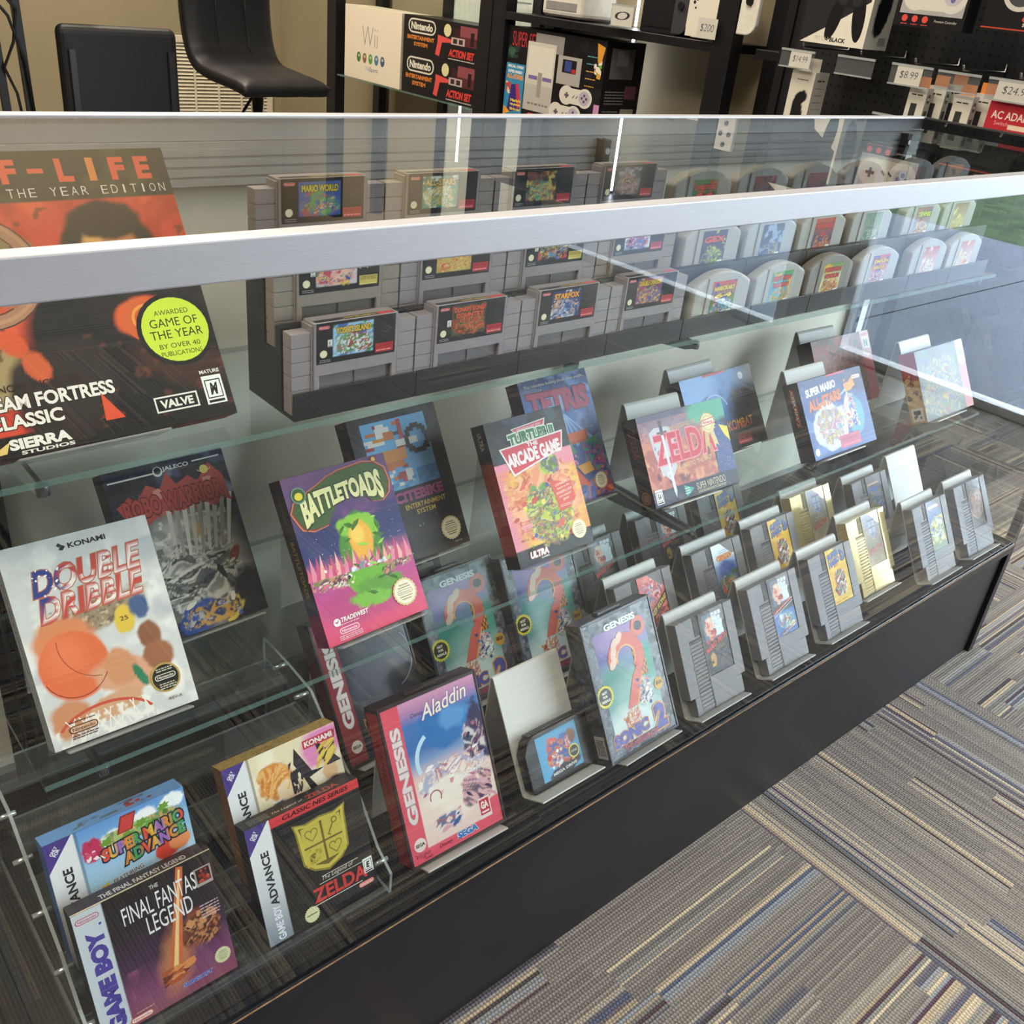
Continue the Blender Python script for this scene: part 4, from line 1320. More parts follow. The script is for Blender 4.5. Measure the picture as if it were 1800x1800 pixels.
def cv_sky():
    c = Cover(125, 125, '7db0dc')
    c.grad([(0, 'a8d0ea'), (.5, 'b4d8ee'), (1, '5f97d4')])
    for x, y, r in ((58, 104, 14), (84, 112, 13), (112, 116, 12), (48, 96, 8), (72, 42, 9), (96, 60, 10), (36, 50, 12)):
        c.blob('f4f8fa', x, y, r, r * .62, 8, .15, .25, int(x))
    gba_side(c, 125)
    c.rect('4a5058', 25, 0, 28.5, 125, .55)
    for x, y in ((50, 104), (82, 108), (104, 114), (112, 103), (68, 102), (90, 104)):
        c.ell('6a9a34', x, y, 7, 4.4, 20, star=.4, sp=7)
    c.scat(['5c8f2e', '8ab84a', '4a7a28', 'd8a44a'], 26, 44, 96, 118, 112, 1.5, 3.4, 4)
    c.poly([(60, 106), (66, 122), (80, 122), (74, 106)], '8a2a26').poly([(62, 107), (67, 120.5), (78.4, 120.5), (73, 107)], 'c8403c')
    c.blob('c02f5a', 38, 102, 9, 12, 0, .12, .3, 12).scat(['d84a70', 'a82548', 'f0e8ea'], 10, 31, 92, 46, 114, 1.5, 4, 9)
    pal = ['3f9a5a', 'd8503c', 'e0b43a', '9a6ab8', 'd88a3a']
    c.t('SUPER MARIO', 82, 96, 76, 12, 'ffffff', b=.05, sk=.1, out='1c2430', ow=.1, cfun=lambda x, y: pal[int(x / 7.2) % 5])
    c.t('ADVANCE', 90, 84, 58, 12, 'ffffff', b=.05, sk=.12, out='1c2430', ow=.1, cfun=lambda x, y: pal[int(x / 8.6 + 2) % 5])
    c.blob('d8402e', 100, 72, 13, 9, 10, .1, .15, 5).blob('e8905a', 112, 76, 10, 9, 0, .15, .1, 6)
    c.t('FEATURING', 62, 66, 28, 4.6, '6a6f78', b=.03, sk=.12, out='e8ecf0', ow=.06).ell('e8c03a', 42, 62, 6, star=.45, sp=5)
    return c


def cv_legend():
    c = Cover(125, 125, '26202c')
    c.grad([(0, '8a4a5e'), (.2, '7a3f66'), (.42, '3c2440'), (.7, '231c26'), (1, '1d181c')])
    c.noise('a0567a', 20, .58, .12, 4, (30, 8, 125, 50), .6).poly([(66, 30), (76, 24), (98, 122), (92, 124)], 'c8683c').poly([(69, 30), (73, 28), (95, 120), (93.4, 121)], 'f0c88a')
    c.blob('d88a4a', 74, 40, 14, 30, -14, .8, .2, 6, .6).blob('7a3f2c', 100, 58, 17, 18, 0, .2, .3, 7).blob('4a2018', 104, 60, 10, 10, 0, .3, .3, 8)
    c.scat(['8a4a30', 'b86a42', '5a2a20', '3a1a1a', 'c88a5a'], 60, 84, 40, 120, 74, 1.5, 5, 9).scat(['a8522e', 'd88a50', '6a2a1c'], 24, 58, 18, 90, 34, 2, 6, 10, 1.8, 10)
    c.rect('c4ccd4', 0, 0, 26, 125)
    c.t('GAME BOY', 14.5, 54, 100, 15, '4a3f96', b=.07, rot=90).nlogo(12, 117, 20, 'b8384a', 'c4ccd4').ell('4a3f96', 21, 108, 1.2)
    c.t('THE', 70, 117, 8, 4, 'b8b4b4', b=.03).t('FINAL FANTASY', 76, 103, 74, 17, 'e8e6e6', b=.0, sk=.03).t('LEGEND', 78, 84, 42, 17, 'e8e6e6', b=.0, sk=.03)
    c.pr('a89a94', 106, 95, 122, 113).pr('2a1414', 107.5, 98, 120.5, 111.6).scat(['c0402e', '8a2a22'], 12, 108, 98.5, 120, 111, 1, 3, 3)
    c.lines('c8b8c0', 104, 122, (76, 73, 70, 67, 64), 1, 6)
    c.seal(114, 20, 8, 'd0cc9a', 'd8d4a8', '8a8a60').t('SUNSOFT', 88, 11, 28, 4, '4a5ab0', b=.05, out='c8c8e0', ow=.04).nlogo(34, 5, 20, 'd8503c', 'e8dcd4').lines('d8a8a0', 30, 46, (10,), .8, 3)
    return c


def gen_strip(c, h, w=24, bg='e0586a', seal=True):
    c.rect(bg, 0, 0, w, h)
    c.t('GENESIS', w * .55, h * .56, h * .62, w * .56, 'e9d8d6', b=.04, rot=90, out='a8a0a8', ow=.03)
    if seal:
        c.ell('e8d4cc', w * .58, 20, 8, star=.1, sp=20).t('SEGA', w * .58, 20, 12, 4, '3a2a30', b=.04)
    return c


def cv_genie():
    W, H = 123, 176
    c = Cover(W, H, '3a5a98')
    c.grad([(0, 'e8c8c0'), (.3, 'f0dcd0'), (.5, 'e8c4bc'), (.6, '7f9cc8'), (.68, '3f6fb0'), (.85, '4a78b8'), (.93, 'b884b0'), (1, 'd89cbc')])
    c.blob('2f74b8', 78, 134, 34, 24, -10, .2, .3, 4).blob('5a9ad4', 86, 140, 18, 12, 0, .4, .3, 5).blob('34305a', 116, 112, 12, 36, 8, .2, .3, 6)
    c.scat(['f4e8de', 'e8c8b8', 'd89a98', 'f6f0ea', 'f2d8cc', 'b06a78', 'a8b0d0'], 90, 26, 56, 116, 98, 2, 5, 11, 1.5)
    c.blob('f6ece0', 66, 62, 32, 17, 0, .4, .4, 7, .9).blob('f4e6da', 74, 44, 26, 18, 0, .4, .4, 8, .8)
    c.scat(['c87a90', '8a5a80', 'e0a8b0', '4a3c5e', 'd898a4'], 50, 76, 30, 121, 70, 2, 6, 12, 1.8, -40).scat(['4a70b0', 'd898a8', 'e8d8d0', '8a4a5a', '3a5c98'], 34, 34, 20, 72, 40, 1.5, 5, 13, 1.6, 15)
    c.scat(['2c2a48', '5a4a70', 'e0d4d0', 'b06a80'], 26, 92, 84, 122, 128, 2, 5, 14, 1.6, 60)
    c.ring('bfe0f2', 62, 104, 34, 5, 120, 200)
    c.ring('b06a72', 44, 62, 8, 1.6, -40, 200)
    c.rect('e0586a', 0, 0, W, 13).blob('e0586a', 118, 12, 14, 20, 0, .1, .1, 9)
    gen_strip(c, H, 22)
    c.rect('e0586a', 0, 0, 22, 14)
    c.t("Disney's", 44, 158, 20, 6, '4a3a6a', b=.0, sh=.3).t('Aladdin', 78, 160, 62, 17, 'f2ecdc', b=.01, sh=.25, sk=.1, out='8a5a9a', ow=.03)
    c.pr('e8d8d4', 94, 12, 110, 36).pr('c83a4e', 95.2, 16, 108.8, 34).t('GA', 102, 27, 10, 9, 'f2e4e0', b=.05).pr('f2e4e0', 97, 18, 107, 20)
    c.t('SEGA', 74, 8, 28, 8, '3a78b8', b=.06, out='e8f0f4', ow=.04).t('Disney', 44, 7, 18, 5.6, '4a1c28', b=.0, sh=.3).t('Virgin', 14, 8, 18, 7, '4a1c28', b=-.01, sh=.3).t('GAMES', 20, 3, 10, 2.4, '4a1c28')
    return c


def cv_two(rale=True):
    W, H = 123, 176
    c = Cover(W, H, '6d7480')
    c.noise('4a4f5a', 8, .5, .1, 3).noise('8a909a', 6, .62, .08, 5)
    c.rect('7a8fb0', 14, 12, 108, 160)
    for q in (('5a4f9a', 14, 150, 60, 40, 'a'), ('9a7fb8', 70, 150, 60, 26, 'b'), ('3f8a80', 34, 84, 40, 34, 'c'), ('8fb8b0', 74, 60, 60, 40, 'd'), ('cfe0de', 50, 30, 60, 30, 'e'), ('4fa08c', 98, 100, 24, 24, 'f')):
        c.mix(np.clip((1.2 - np.hypot((c.X - q[1]) / q[3], (c.Y - q[2]) / q[4])) / .6, 0, 1) * c._box((14, 12, 108, 160)), q[0])
    # a giant rounded numeral in coral with a checked backing
    for k in range(8):
        for j in range(8):
            if (k + j) % 2:
                c.pr('7a4a2c', 74 + k * 2.6, 84 + j * 5, 76.6 + k * 2.6, 89 + j * 5)
            else:
                c.pr('d88a44', 74 + k * 2.6, 84 + j * 5, 76.6 + k * 2.6, 89 + j * 5)
    c.ring('d8685a', 62, 116, 32, 16, -50, 190, n=40).ring('e8b06a', 62, 116, 17, 2, -50, 190).poly([(78, 100), (66, 90), (46, 52), (66, 52), (84, 88)], 'd8685a').line('e8b06a', 84, 90, 64, 52, 2)
    c.blob('e08a7a', 92, 146, 14, 10, 20, .2, .2, 7).ring('d8786a', 94, 148, 13, 6, 0, 360).ell('3a3440', 94, 148, 7, 6)
    for k, (x, y) in enumerate(((42, 128), (46, 138), (56, 144), (38, 116))):
        c.ell('e8c4b0', x, y, 5, 9, -30 - k * 6)
    c.blob('3a62a8', 78, 66, 9, 17, -10, .12, .3, 11).blob('5a86c8', 76, 74, 8, 7, 0, .2, .3, 12)
    c.scat(['2f5a9c', '4a7cc0', 'e2c8b4', 'c84a4a', 'f0eee8', '3a4a7a'], 30, 66, 44, 96, 84, 1.5, 4.4, 5)
    c.scat(['d89a4a', 'e8e0d4', 'b86a3a', 'f2efe8', 'c84a4a'], 26, 34, 26, 68, 52, 1.5, 4, 6)
    c.t('GENESIS', 64, 163, 58, 9, 'e8ecf0', b=.05, out='3a3f48', ow=.04)
    c.t('SONIC', 42, 22, 66, 17, '5a5aa8', b=.07, out='e09a5a', ow=.05, sk=.05).t('2', 98, 24, 22, 34, '5a5aa8', b=.07, out='e09a5a', ow=.05).t('THE HEDGEHOG', 56, 8, 64, 8, 'a8485a', b=.05, out='4a3a5a', ow=.03)
    c.ell('d8a44a', 108, 64, 9, star=.12, sp=12).t('SEGA', 108, 65, 12, 5, '33241a', b=.05)
    if rale:
        c.ell('e2d84a', 12, 82, 15, star=.12, sp=22).ell('3a382c', 12, 82, 11)
        for s_, y, wd in (('NOT', 87, 9), ('FOR', 82, 8), ('RESALE', 76.6, 15)):
            c.t(s_, 12, y, wd, 3.4, 'f0ecd8', b=.04)
    return c


def cv_dark():
    W, H = 123, 176
    c = Cover(W, H, '2a2b34')
    c.noise('3c3d48', 20, .5, .2, 3).blob('3f424f', 76, 110, 40, 54, 0, .7, .3, 4).ring('7d8494', 84, 104, 40, 1.4, -70, 40).blob('8a90a0', 70, 150, 10, 5, 20, .4, .3, 5)
    gen_strip(c, H, 26, '8f3a40')
    c.t('SEGA', 13, 172, 14, 4, '4a4a8a', b=.04)
    c.t('MORTAL', 66, 42, 66, 12, '8a6a3a', b=.0, out='5a2a24', ow=.03).t('KOMBAT', 70, 29, 70, 12, '8a6a3a', b=.0, out='5a2a24', ow=.03)
    c.t('Acclaim', 58, 16, 34, 7, 'a8aab0', b=.02, sh=.35)
    return c


# ---------------------------------------------------------------- cartridge labels
def lb_wide(title, pal, seed, tcol='e8c04a', bg='1b1b1e', sky=None, two=None, seal_gold=False, esrb=False):
    """81 x 38 mm black label: picture panel, red maker box at the lower right"""
    c = Cover(81, 39, bg, 1.2)
    c.rect(sky or pal[0], 16, 5, 58, 36)
    c.noise(pal[1], 9, .5, .12, seed, (16, 5, 58, 36)).noise(pal[-1], 6, .6, .08, seed + 2, (16, 5, 58, 36))
    c.blob(pal[2 % len(pal)], 30, 17, 11, 9, 20, .25, .5, seed + 1).blob(pal[3 % len(pal)], 43, 15, 10, 8, -15, .25, .5, seed + 4).blob(pal[-2], 36, 21, 8, 6, 0, .25, .5, seed + 6)
    c.scat(pal, 34, 18, 6, 56, 26, .7, 2.4, seed, 1.5)
    c.t(title, 37, 30 if not two else 32, 36, 6.4 if not two else 5, tcol, b=.05, out='2a1a18', ow=.06)
    if two:
        c.t(two, 38, 26, 34, 5, tcol, b=.05, out='2a1a18', ow=.06)
    c.pill('d8a0a0', 2, 33, 13, 36).pill('c8303a', 2.3, 33.3, 12.7, 35.7).t('Nintendo', 7.5, 34.5, 8, 1.5, 'f0e4e0')
    c.ell('d8d4a8', 7, 9.5, 3.8, star=.08, sp=18).ell('e4e0c0', 7, 9.5, 3)
    c.lines('a8a8a8', 3, 14, (3.2, 1.6), .6, seed)
    if seal_gold:
        c.ell('c9b262', 64, 32, 6, star=.16, sp=18).poly([(60, 28), (64, 28), (61, 18), (59, 20)], 'c9b262').poly([(64, 28), (68, 28), (69, 18), (66, 20)], 'c9b262')
        c.pr('c4b45a', 60, 3, 79, 12).t('SUPER NINTENDO', 69.5, 9.4, 17, 3.6, '2a2410').pr('d8ca80', 61, 3.4, 78, 4.6)
    else:
        c.pr('b82a34', 60, 2.6, 79, 11.4).t('SUPER NINTENDO', 69.5, 8.8, 17, 3.4, '5a1218').lines('e0a098', 61, 78, (4,), 1, seed)
    c.ring('3a3a40', 70, 26, 4.5, .8, 200, 340).ring('3a3a40', 72, 23, 4.5, .8, 20, 160)
    if esrb:
        c.esrb(11, 16, 4.6, 'K')
    return c


def lb_top(title, col='e0c23a', bg='1b1b1e'):
    c = Cover(81, 6, bg, 2)
    c.t(title, 46, 3, 34, 2.6, col, b=.04, rot=180).pr('c8303a', 64, .5, 80, 5.5)
    return c


def lb_arch(title, pal, seed, tcol='e8d24a', two=None, pale=False):
    """49 x 58 mm picture label of an arched cartridge"""
    c = Cover(49, 59, pal[0], 1.2)
    c.grad([(0, pal[1]), (.5, pal[0]), (1, pal[2 % len(pal)])]).noise(pal[-1], 9, .58, .1, seed)
    c.blob(pal[2 % len(pal)], 20, 22, 12, 15, 15, .25, .5, seed + 1).blob(pal[3 % len(pal)], 33, 20, 9, 12, -15, .25, .5, seed + 4).blob(pal[-1], 25, 30, 9, 8, 0, .25, .5, seed + 6)
    c.scat(pal, 30, 2, 3, 47, 36, 1, 3.2, seed, 1.5)
    c.t(title, 25, 49 if two else 47, 42, 8 if not two else 6.4, tcol, b=.05, out='2a1420', ow=.07, warp=lambda x, y: (x, y + .25 * (1 - x * x)))
    if two:
        c.t(two, 25, 40, 36, 6, tcol, b=.05, out='2a1420', ow=.07)
    c.pr('ecebe4', 37, 6, 47, 20).pr('2a2a2e', 38.6, 9, 45.4, 17).ell('ecebe4', 42, 13, 2.2).lines('d8d4cc', 3, 30, (2.4,), 1.1, seed)
    return c


def lb_tall(kind, seed=1):
    """45 x 87 mm label of an upright cartridge"""
    W, H = 45, 86
    if kind == 'brick':
        c = Cover(W, H, '232226', 1.2)
        c.rect('5a6a86', 6, 46, 40, 82).rect('c8d8e8', 22, 48, 40, 82)
        for j in range(5):
            for i in range(3):
                c.pr('dfe8ee', 23 + i * 6 - (j % 2) * 2, 50 + j * 6.4, 28 + i * 6 - (j % 2) * 2, 55.4 + j * 6.4)
        c.blob('e8b49a', 17, 62, 8, 15, 0, .15, .3, 3).scat(['c8503c', 'e8c0a8', 'a83a30', 'f0d8c8'], 18, 9, 48, 27, 78, 1.4, 4, 5)
        c.t('MARIO BROS.', 23, 40, 40, 8, 'd8483a', b=.03, sk=.35, out='3a1614', ow=.04).t('SUPER', 16, 47, 20, 5, 'd8483a', b=.03, sk=.3)
        c.ring('4a4a50', 34, 22, 5.4, .8).poly([(8, 10), (8, 26), (14, 30), (18, 22), (16, 10)], 'b88a3a').scat(['d8a84a', '3a2a18'], 8, 8, 10, 18, 26, 1, 2.4, 7).lines('a8884a', 20, 38, (34, 31), .8, 4)
    elif kind == 'duck':
        c = lb_tall('brick')
        c.P = [p for p in c.P if p[0][:, 1].min() > 46]
        c.rect('3a6ab0', 0, 0, W, 34).line('e8e4e0', 0, 34, W, 48, 1.2).line('e8e4e0', 0, 30, W, 44, .8)
        c.t('SUPER MARIO BROS.', 22, 42, 40, 4, 'd8503c', b=.04, sk=.3).blob('5a9ad0', 26, 20, 16, 12, 0, .3, .3, 4).scat(['e8ecf0', 'c8d8e4', '7fb04a', '4a7ac0', 'b0603c'], 26, 8, 8, 40, 32, 1.5, 4, 8)
        c.t('DUCK HUNT', 24, 5, 26, 3.6, 'd8c49a', b=.03, sk=.25).seal(37, 11, 4.6)
        c.line('b8404a', 0, 2, W, 12, 1)
    elif kind == 'yellow':
        c = Cover(W, H, 'e0b32c', 1.2)
        c.noise('ecc548', 14, .5, .2, 3)
        c.t('SUPER', 17, 76, 26, 10, '44609a', b=.08, sk=.2, out='2a2a30', ow=.04).t('MARIO', 17, 65, 26, 10, '44609a', b=.08, sk=.2, out='2a2a30', ow=.04).t('BROS.', 21, 58.5, 12, 3, 'c8483a', b=.06, sk=.2).t('3', 38, 71, 10, 18, '44609a', b=.06, out='2a2a30', ow=.05)
        # warm red, blue and skin-toned patch, no figure
        c.blob('3a3050', 22, 22, 13, 11, 20, .12, .3, 5).blob('b8382e', 24, 40, 12, 12, 0, .12, .3, 6).blob('e2b48c', 26, 33, 8, 8, 0, .15, .25, 7).scat(['c8402e', '2f3358', 'e8c8a4', 'f0ece4', '6a2a20', '7a9a4a'], 34, 11, 12, 38, 52, 1.5, 4, 8)
        c.seal(37, 7, 4, 'd8c05a', 'e2cc6a', '8a7420').t('Nintendo', 9, 4, 11, 2, 'b83a2a', b=.03).lines('8a5a20', 18, 30, (4,), .9, 3)
    elif kind == 'gold':
        c = Cover(W, H, '9f9276', 1.2)
        c.grad([(0, 'a89a7c'), (.35, '857a64'), (.7, '8d8f98'), (1, 'a9b4cc')]).noise('b4a88c', 8, .55, .15, 4, None, .6)
        sh = [(10, 78), (36, 78), (33, 72), (32, 50), (23, 44), (14, 50), (13, 72)]
        c.poly(sh, '8f98b4').poly([(23 + (x - 23) * .8, 63 + (y - 63) * .8) for x, y in sh], '6a6f84')
        for x0, y0 in ((15, 63), (24, 63), (15, 52), (24, 52)):
            c.pr('a4adc6', x0, y0, x0 + 7.4, y0 + 9)
        c.t('ZELDA', 23, 25, 38, 9, 'b8463e', b=.02, sk=.15).pr('b4a47a', 8, 32, 38, 32.8).lines('c8b88a', 12, 34, (36,), 1, 3).ell('b8a878', 36, 9, 4)
    elif kind == 'kong':
        c = Cover(W, H, 'd8605c', 1.2)
        c.noise('e88a80', 10, .5, .15, 3).blob('58a0d0', 26, 66, 13, 11, 0, .2, .35, 4).blob('e8a0a0', 30, 72, 8, 7, 0, .2, .3, 5).rect('7a2f30', 0, 0, W, 34).noise('c86a50', 5, .5, .1, 8, (0, 0, W, 34)).scat(['4a88b8', 'e08a90', 'c84a50', 'f0c0b8', '9a3a3a'], 40, 4, 44, 42, 82, 1.5, 4, 6)
        c.poly([(0, 24), (45, 56), (45, 44), (0, 12)], '2a2420').t('DONKEY KONG', 22.5, 34, 44, 8, 'e2c268', b=.05, sk=.7, out='5a3a20', ow=.03)
    elif kind == 'castle':
        c = Cover(W, H, 'dfe8ee', 1.2)
        c.grad([(0, '5a6a5a'), (.3, '4a5a78'), (.6, '6a86b8'), (.75, 'cfe0ea'), (1, 'e8f0f4')]).blob('2f4a8a', 24, 44, 16, 16, 0, .5, .3, 4).noise('3a5a38', 7, .52, .1, 6, (6, 2, 45, 40)).scat(['8a3a2c', '5a7a3c', 'b89a5a', '2f4a2c', 'c8402e'], 40, 6, 4, 42, 36, 1.5, 4.5, 7)
        c.pill('c87a34', 6, 60, 39, 69).scat(['e0a860', '8a4a24', 'd0602c'], 22, 8, 61, 37, 68, 1, 2.6, 9)
        c.lines('8aa0b8', 14, 32, (74, 71), 1, 4)
    elif kind == 'turt':
        c = Cover(W, H, '3a4a6a', 1.2)
        c.grad([(0, '8a9a86'), (.4, '6a7a4a'), (.6, '4a6aa8'), (1, '8a94b8')]).noise('c8b45a', 7, .55, .1, 5, (2, 10, 44, 56)).scat(['d8c44a', '5a8a4a', '3a5aa0', 'c8c8d4', '7a9a5a', '2f4a38', 'e0dcb0'], 70, 2, 8, 43, 58, 1.5, 4.6, 6)
        c.pr('c8a0b0', 4, 72, 41, 78).t('TURTLES', 22.5, 75, 32, 4.4, 'e8e4f0', b=.04)
    elif kind == 'dark':
        c = Cover(W, H, '2a2628', 1.2)
        c.rect('5a4a48', 6, 20, 40, 66).noise('9a6a5c', 6, .5, .1, 5, (6, 20, 40, 66)).scat(['b8806a', '6a4a52', '8a8a94', 'c8a890', '4a3a3a'], 40, 7, 21, 39, 65, 1.5, 4, 6).ring('c8a090', 23, 43, 22, .9, ry=27)
    else:
        c = Cover(W, H, '303038', 1.2)
        c.pr('17171b', 0, 70, W, H).pr('d0a090', 4, 70, 40, 73).noise('3a5a9a', 10, .5, .1, 4, (2, 30, 44, 66)).scat(['c8a83a', '3a5aa8', '5a6a4a', '2f3a2a', '6a86b0', '8a7a3a'], 60, 2, 6, 43, 60, 1.5, 4.4, 5)
    return c
# ================================================================ goods in the case
# ---- lower shelf: boxed games
BX = dict(btoads=(.334, .154, .032, .56), tmnt=(.602, .164, .012, .546), ddrib=(.067, .155, -.010, .563), jaleco=(.190, .247, .03, .544),
          excite=(.464, .244, .03, .535), tetris=(.727, .245, .025, .549), zsnes=(.862, .179, -.036, .556), allstars=(1.210, .153, -.010, .565),
          mks=(1.033, .244, .015, .565), n64a=(1.404, .264, -.034, .537), smash=(1.547, .143, .005, .527))
game_box(BX['ddrib'], ZL, .127, .178, .025, 'silver-white boxed game with an orange basketball and flag-striped lettering', cv_basket(),
         spine(25, 178, '8f9296', [('DOUBLE DRIBBLE', 110, 80, 7, '3a3a50')]), Cover(127, 25, 'b4b7b8', 4), '6e7074', slab='silver-white box with a basketball')
game_box(BX['jaleco'], ZL, .127, .178, .025, 'worn dark blue boxed game with jagged red lettering over a silver machine', cv_robo(),
         spine(25, 178, '23262e'), Cover(127, 25, '2a2f3a', 4), '23262e', slab='worn dark blue box with jagged red lettering')
game_box(BX['excite'], ZL, .127, .178, .025, 'black boxed game with a blue square of blocky pixels and pink lettering', cv_bike(),
         spine(25, 178, '3a2228', [('EXCITEBIKE', 110, 70, 6, '6a3040')]), Cover(127, 25, '1c1b1e', 4), '1b1a1d', slab='black box with a blue square of pixels')
game_box(BX['btoads'], ZL, .127, .178, .025, 'purple and pink boxed game with big cream lettering on a dark green patch', cv_toad(),
         spine(25, 178, '2a2228', [('BATTLETOADS', 84, 60, 8, '8a7a3a'), ('TRADEWEST', 148, 30, 4, '6a5a60')]).rect('2f3a6a', 0, 0, 25, 60, .5).rect('8a2f58', 0, 0, 25, 34, .7), Cover(127, 25, '3a2a3c', 4), '2a2228', slab='purple and pink box with cream lettering')
game_box(BX['tetris'], ZL, .127, .178, .025, 'blue boxed game with falling coloured blocks and crimson block lettering', cv_blocks(),
         spine(25, 178, '4a3a58', [('TETRIS', 120, 50, 9, '8a3a50')]), Cover(127, 25, '3a3560', 4), '4a3a58', slab='blue box with falling coloured blocks')
game_box(BX['tmnt'], ZL, .127, .178, .025, 'yellow and pink brick-patterned boxed game with black bands and a red slanted title', cv_brick(),
         spine(25, 178, '8a3a36', [('ULTRA', 158, 22, 8, 'c8c0bc'), ('ARCADE GAME', 84, 44, 7, '5a1f20')]).rect('1a1a1e', 0, 132, 25, 178).rect('1a1a1e', 0, 0, 25, 18), Cover(127, 25, '1d1d22', 4), '2a1c1e', slab='yellow and pink brick-patterned box')
game_box(BX['zsnes'], ZL, .178, .127, .028, 'wide boxed game with a sword, red serif title and golden rosette', cv_sword(),
         spine(28, 127, '17161a', [('ZELDA', 92, 42, 12, '6a2a2e')]).seal(14, 16, 9, '8a5a30', '3a2a1c', '9a6a3a'), Cover(178, 28, '2f6a72', 4), '17161a', slab='wide box with a sword and rosette')
game_box(BX['mks'], ZL, .178, .127, .028, 'black and light blue wide boxed game half hidden behind the sword box', cv_dragon(),
         spine(28, 127, '16161a', [('MORTAL KOMBAT', 60, 80, 4, '8a8a8a')]), Cover(178, 28, '2a2428', 4), '15151a', slab='black and light blue wide box')
game_box(BX['allstars'], ZL, .178, .127, .028, 'blue wide boxed game with white and orange title, a broom and a pale party burst', cv_stars(),
         spine(28, 127, '17171d', [('SUPER MARIO', 88, 56, 5, 'e4e0d8'), ('ALL-STARS', 88, 62, 8, 'c86a34')]), Cover(178, 28, '24264a', 4), '17171d', slab='blue wide box with a broom')
o1 = game_box(BX['n64a'], ZL, .178, .127, .03, 'dark red wide boxed game with a red right strip, rear row of the lower shelf', cv_n64(4, ['6a2a26', '3a3028', '8a5a34', '8a3a30', '4a2a26'], '', 'c8463a'),
              spine(30, 127, '2a2228', [('N64', 24, 20, 8, '8a7a6a')]), Cover(178, 30, '3a2426', 4), '2a2024', slab='dark red wide box in the rear row')
sp = spine(30, 127, 'c8a26a').rect('b8323a', 0, 76, 30, 127).scat(['3a2420', '8a3a2c', 'e0c08a'], 20, 2, 40, 28, 90, 2, 6, 3)
sp.pr('efe9dc', 4, 4, 26, 28).scat(['2a2a2e', '3a4a5a'], 6, 8, 8, 22, 24, 3, 6, 5)
game_box(BX['smash'], ZL, .178, .127, .03, 'shrink-wrapped dark green and red boxed game, last on the right of the lower shelf', cv_n64(9, ['24443a', '2f3a66', '2a5a3a', '7a2a34', '9a8a3a', '4a4a66', '1a1c24'], '', 'd84a5a', 'a8424a', '26382f'),
         sp, Cover(178, 30, '3a4a5a', 4), 'b8925a', slab='shrink-wrapped box at the right end')

# ---- upper shelf: the big box and the stepped risers of cartridges
hl = thing('game_box', 'big black and rust-red boxed game with a lime green award disc, upper shelf far left', 'game box', *world_of((.024, .200, .024, .543), ZU, .03, .0045), None)
carton(hl, .245, .234, .03, '3a1a14')
bt = Cover(245, 40, '8a2f20', 4).noise('3a1f18', 10, .5, .1, 3)
cv_rust().build('cover_print', hl, (0, 0, 0), (1, 0, 0), (0, 0, .234 / .247), (0, -1, 0))
bt.build('bottom_print', hl, (0, .03, 0), (1, 0, 0), (0, -.75, 0), (0, 0, -1))
easel((.024, .200, .024, .543), ZU, .03, .12, 'easel stand behind the big rust-red boxed game', .18, .06, m=M_acrylstand, lift=.0045)

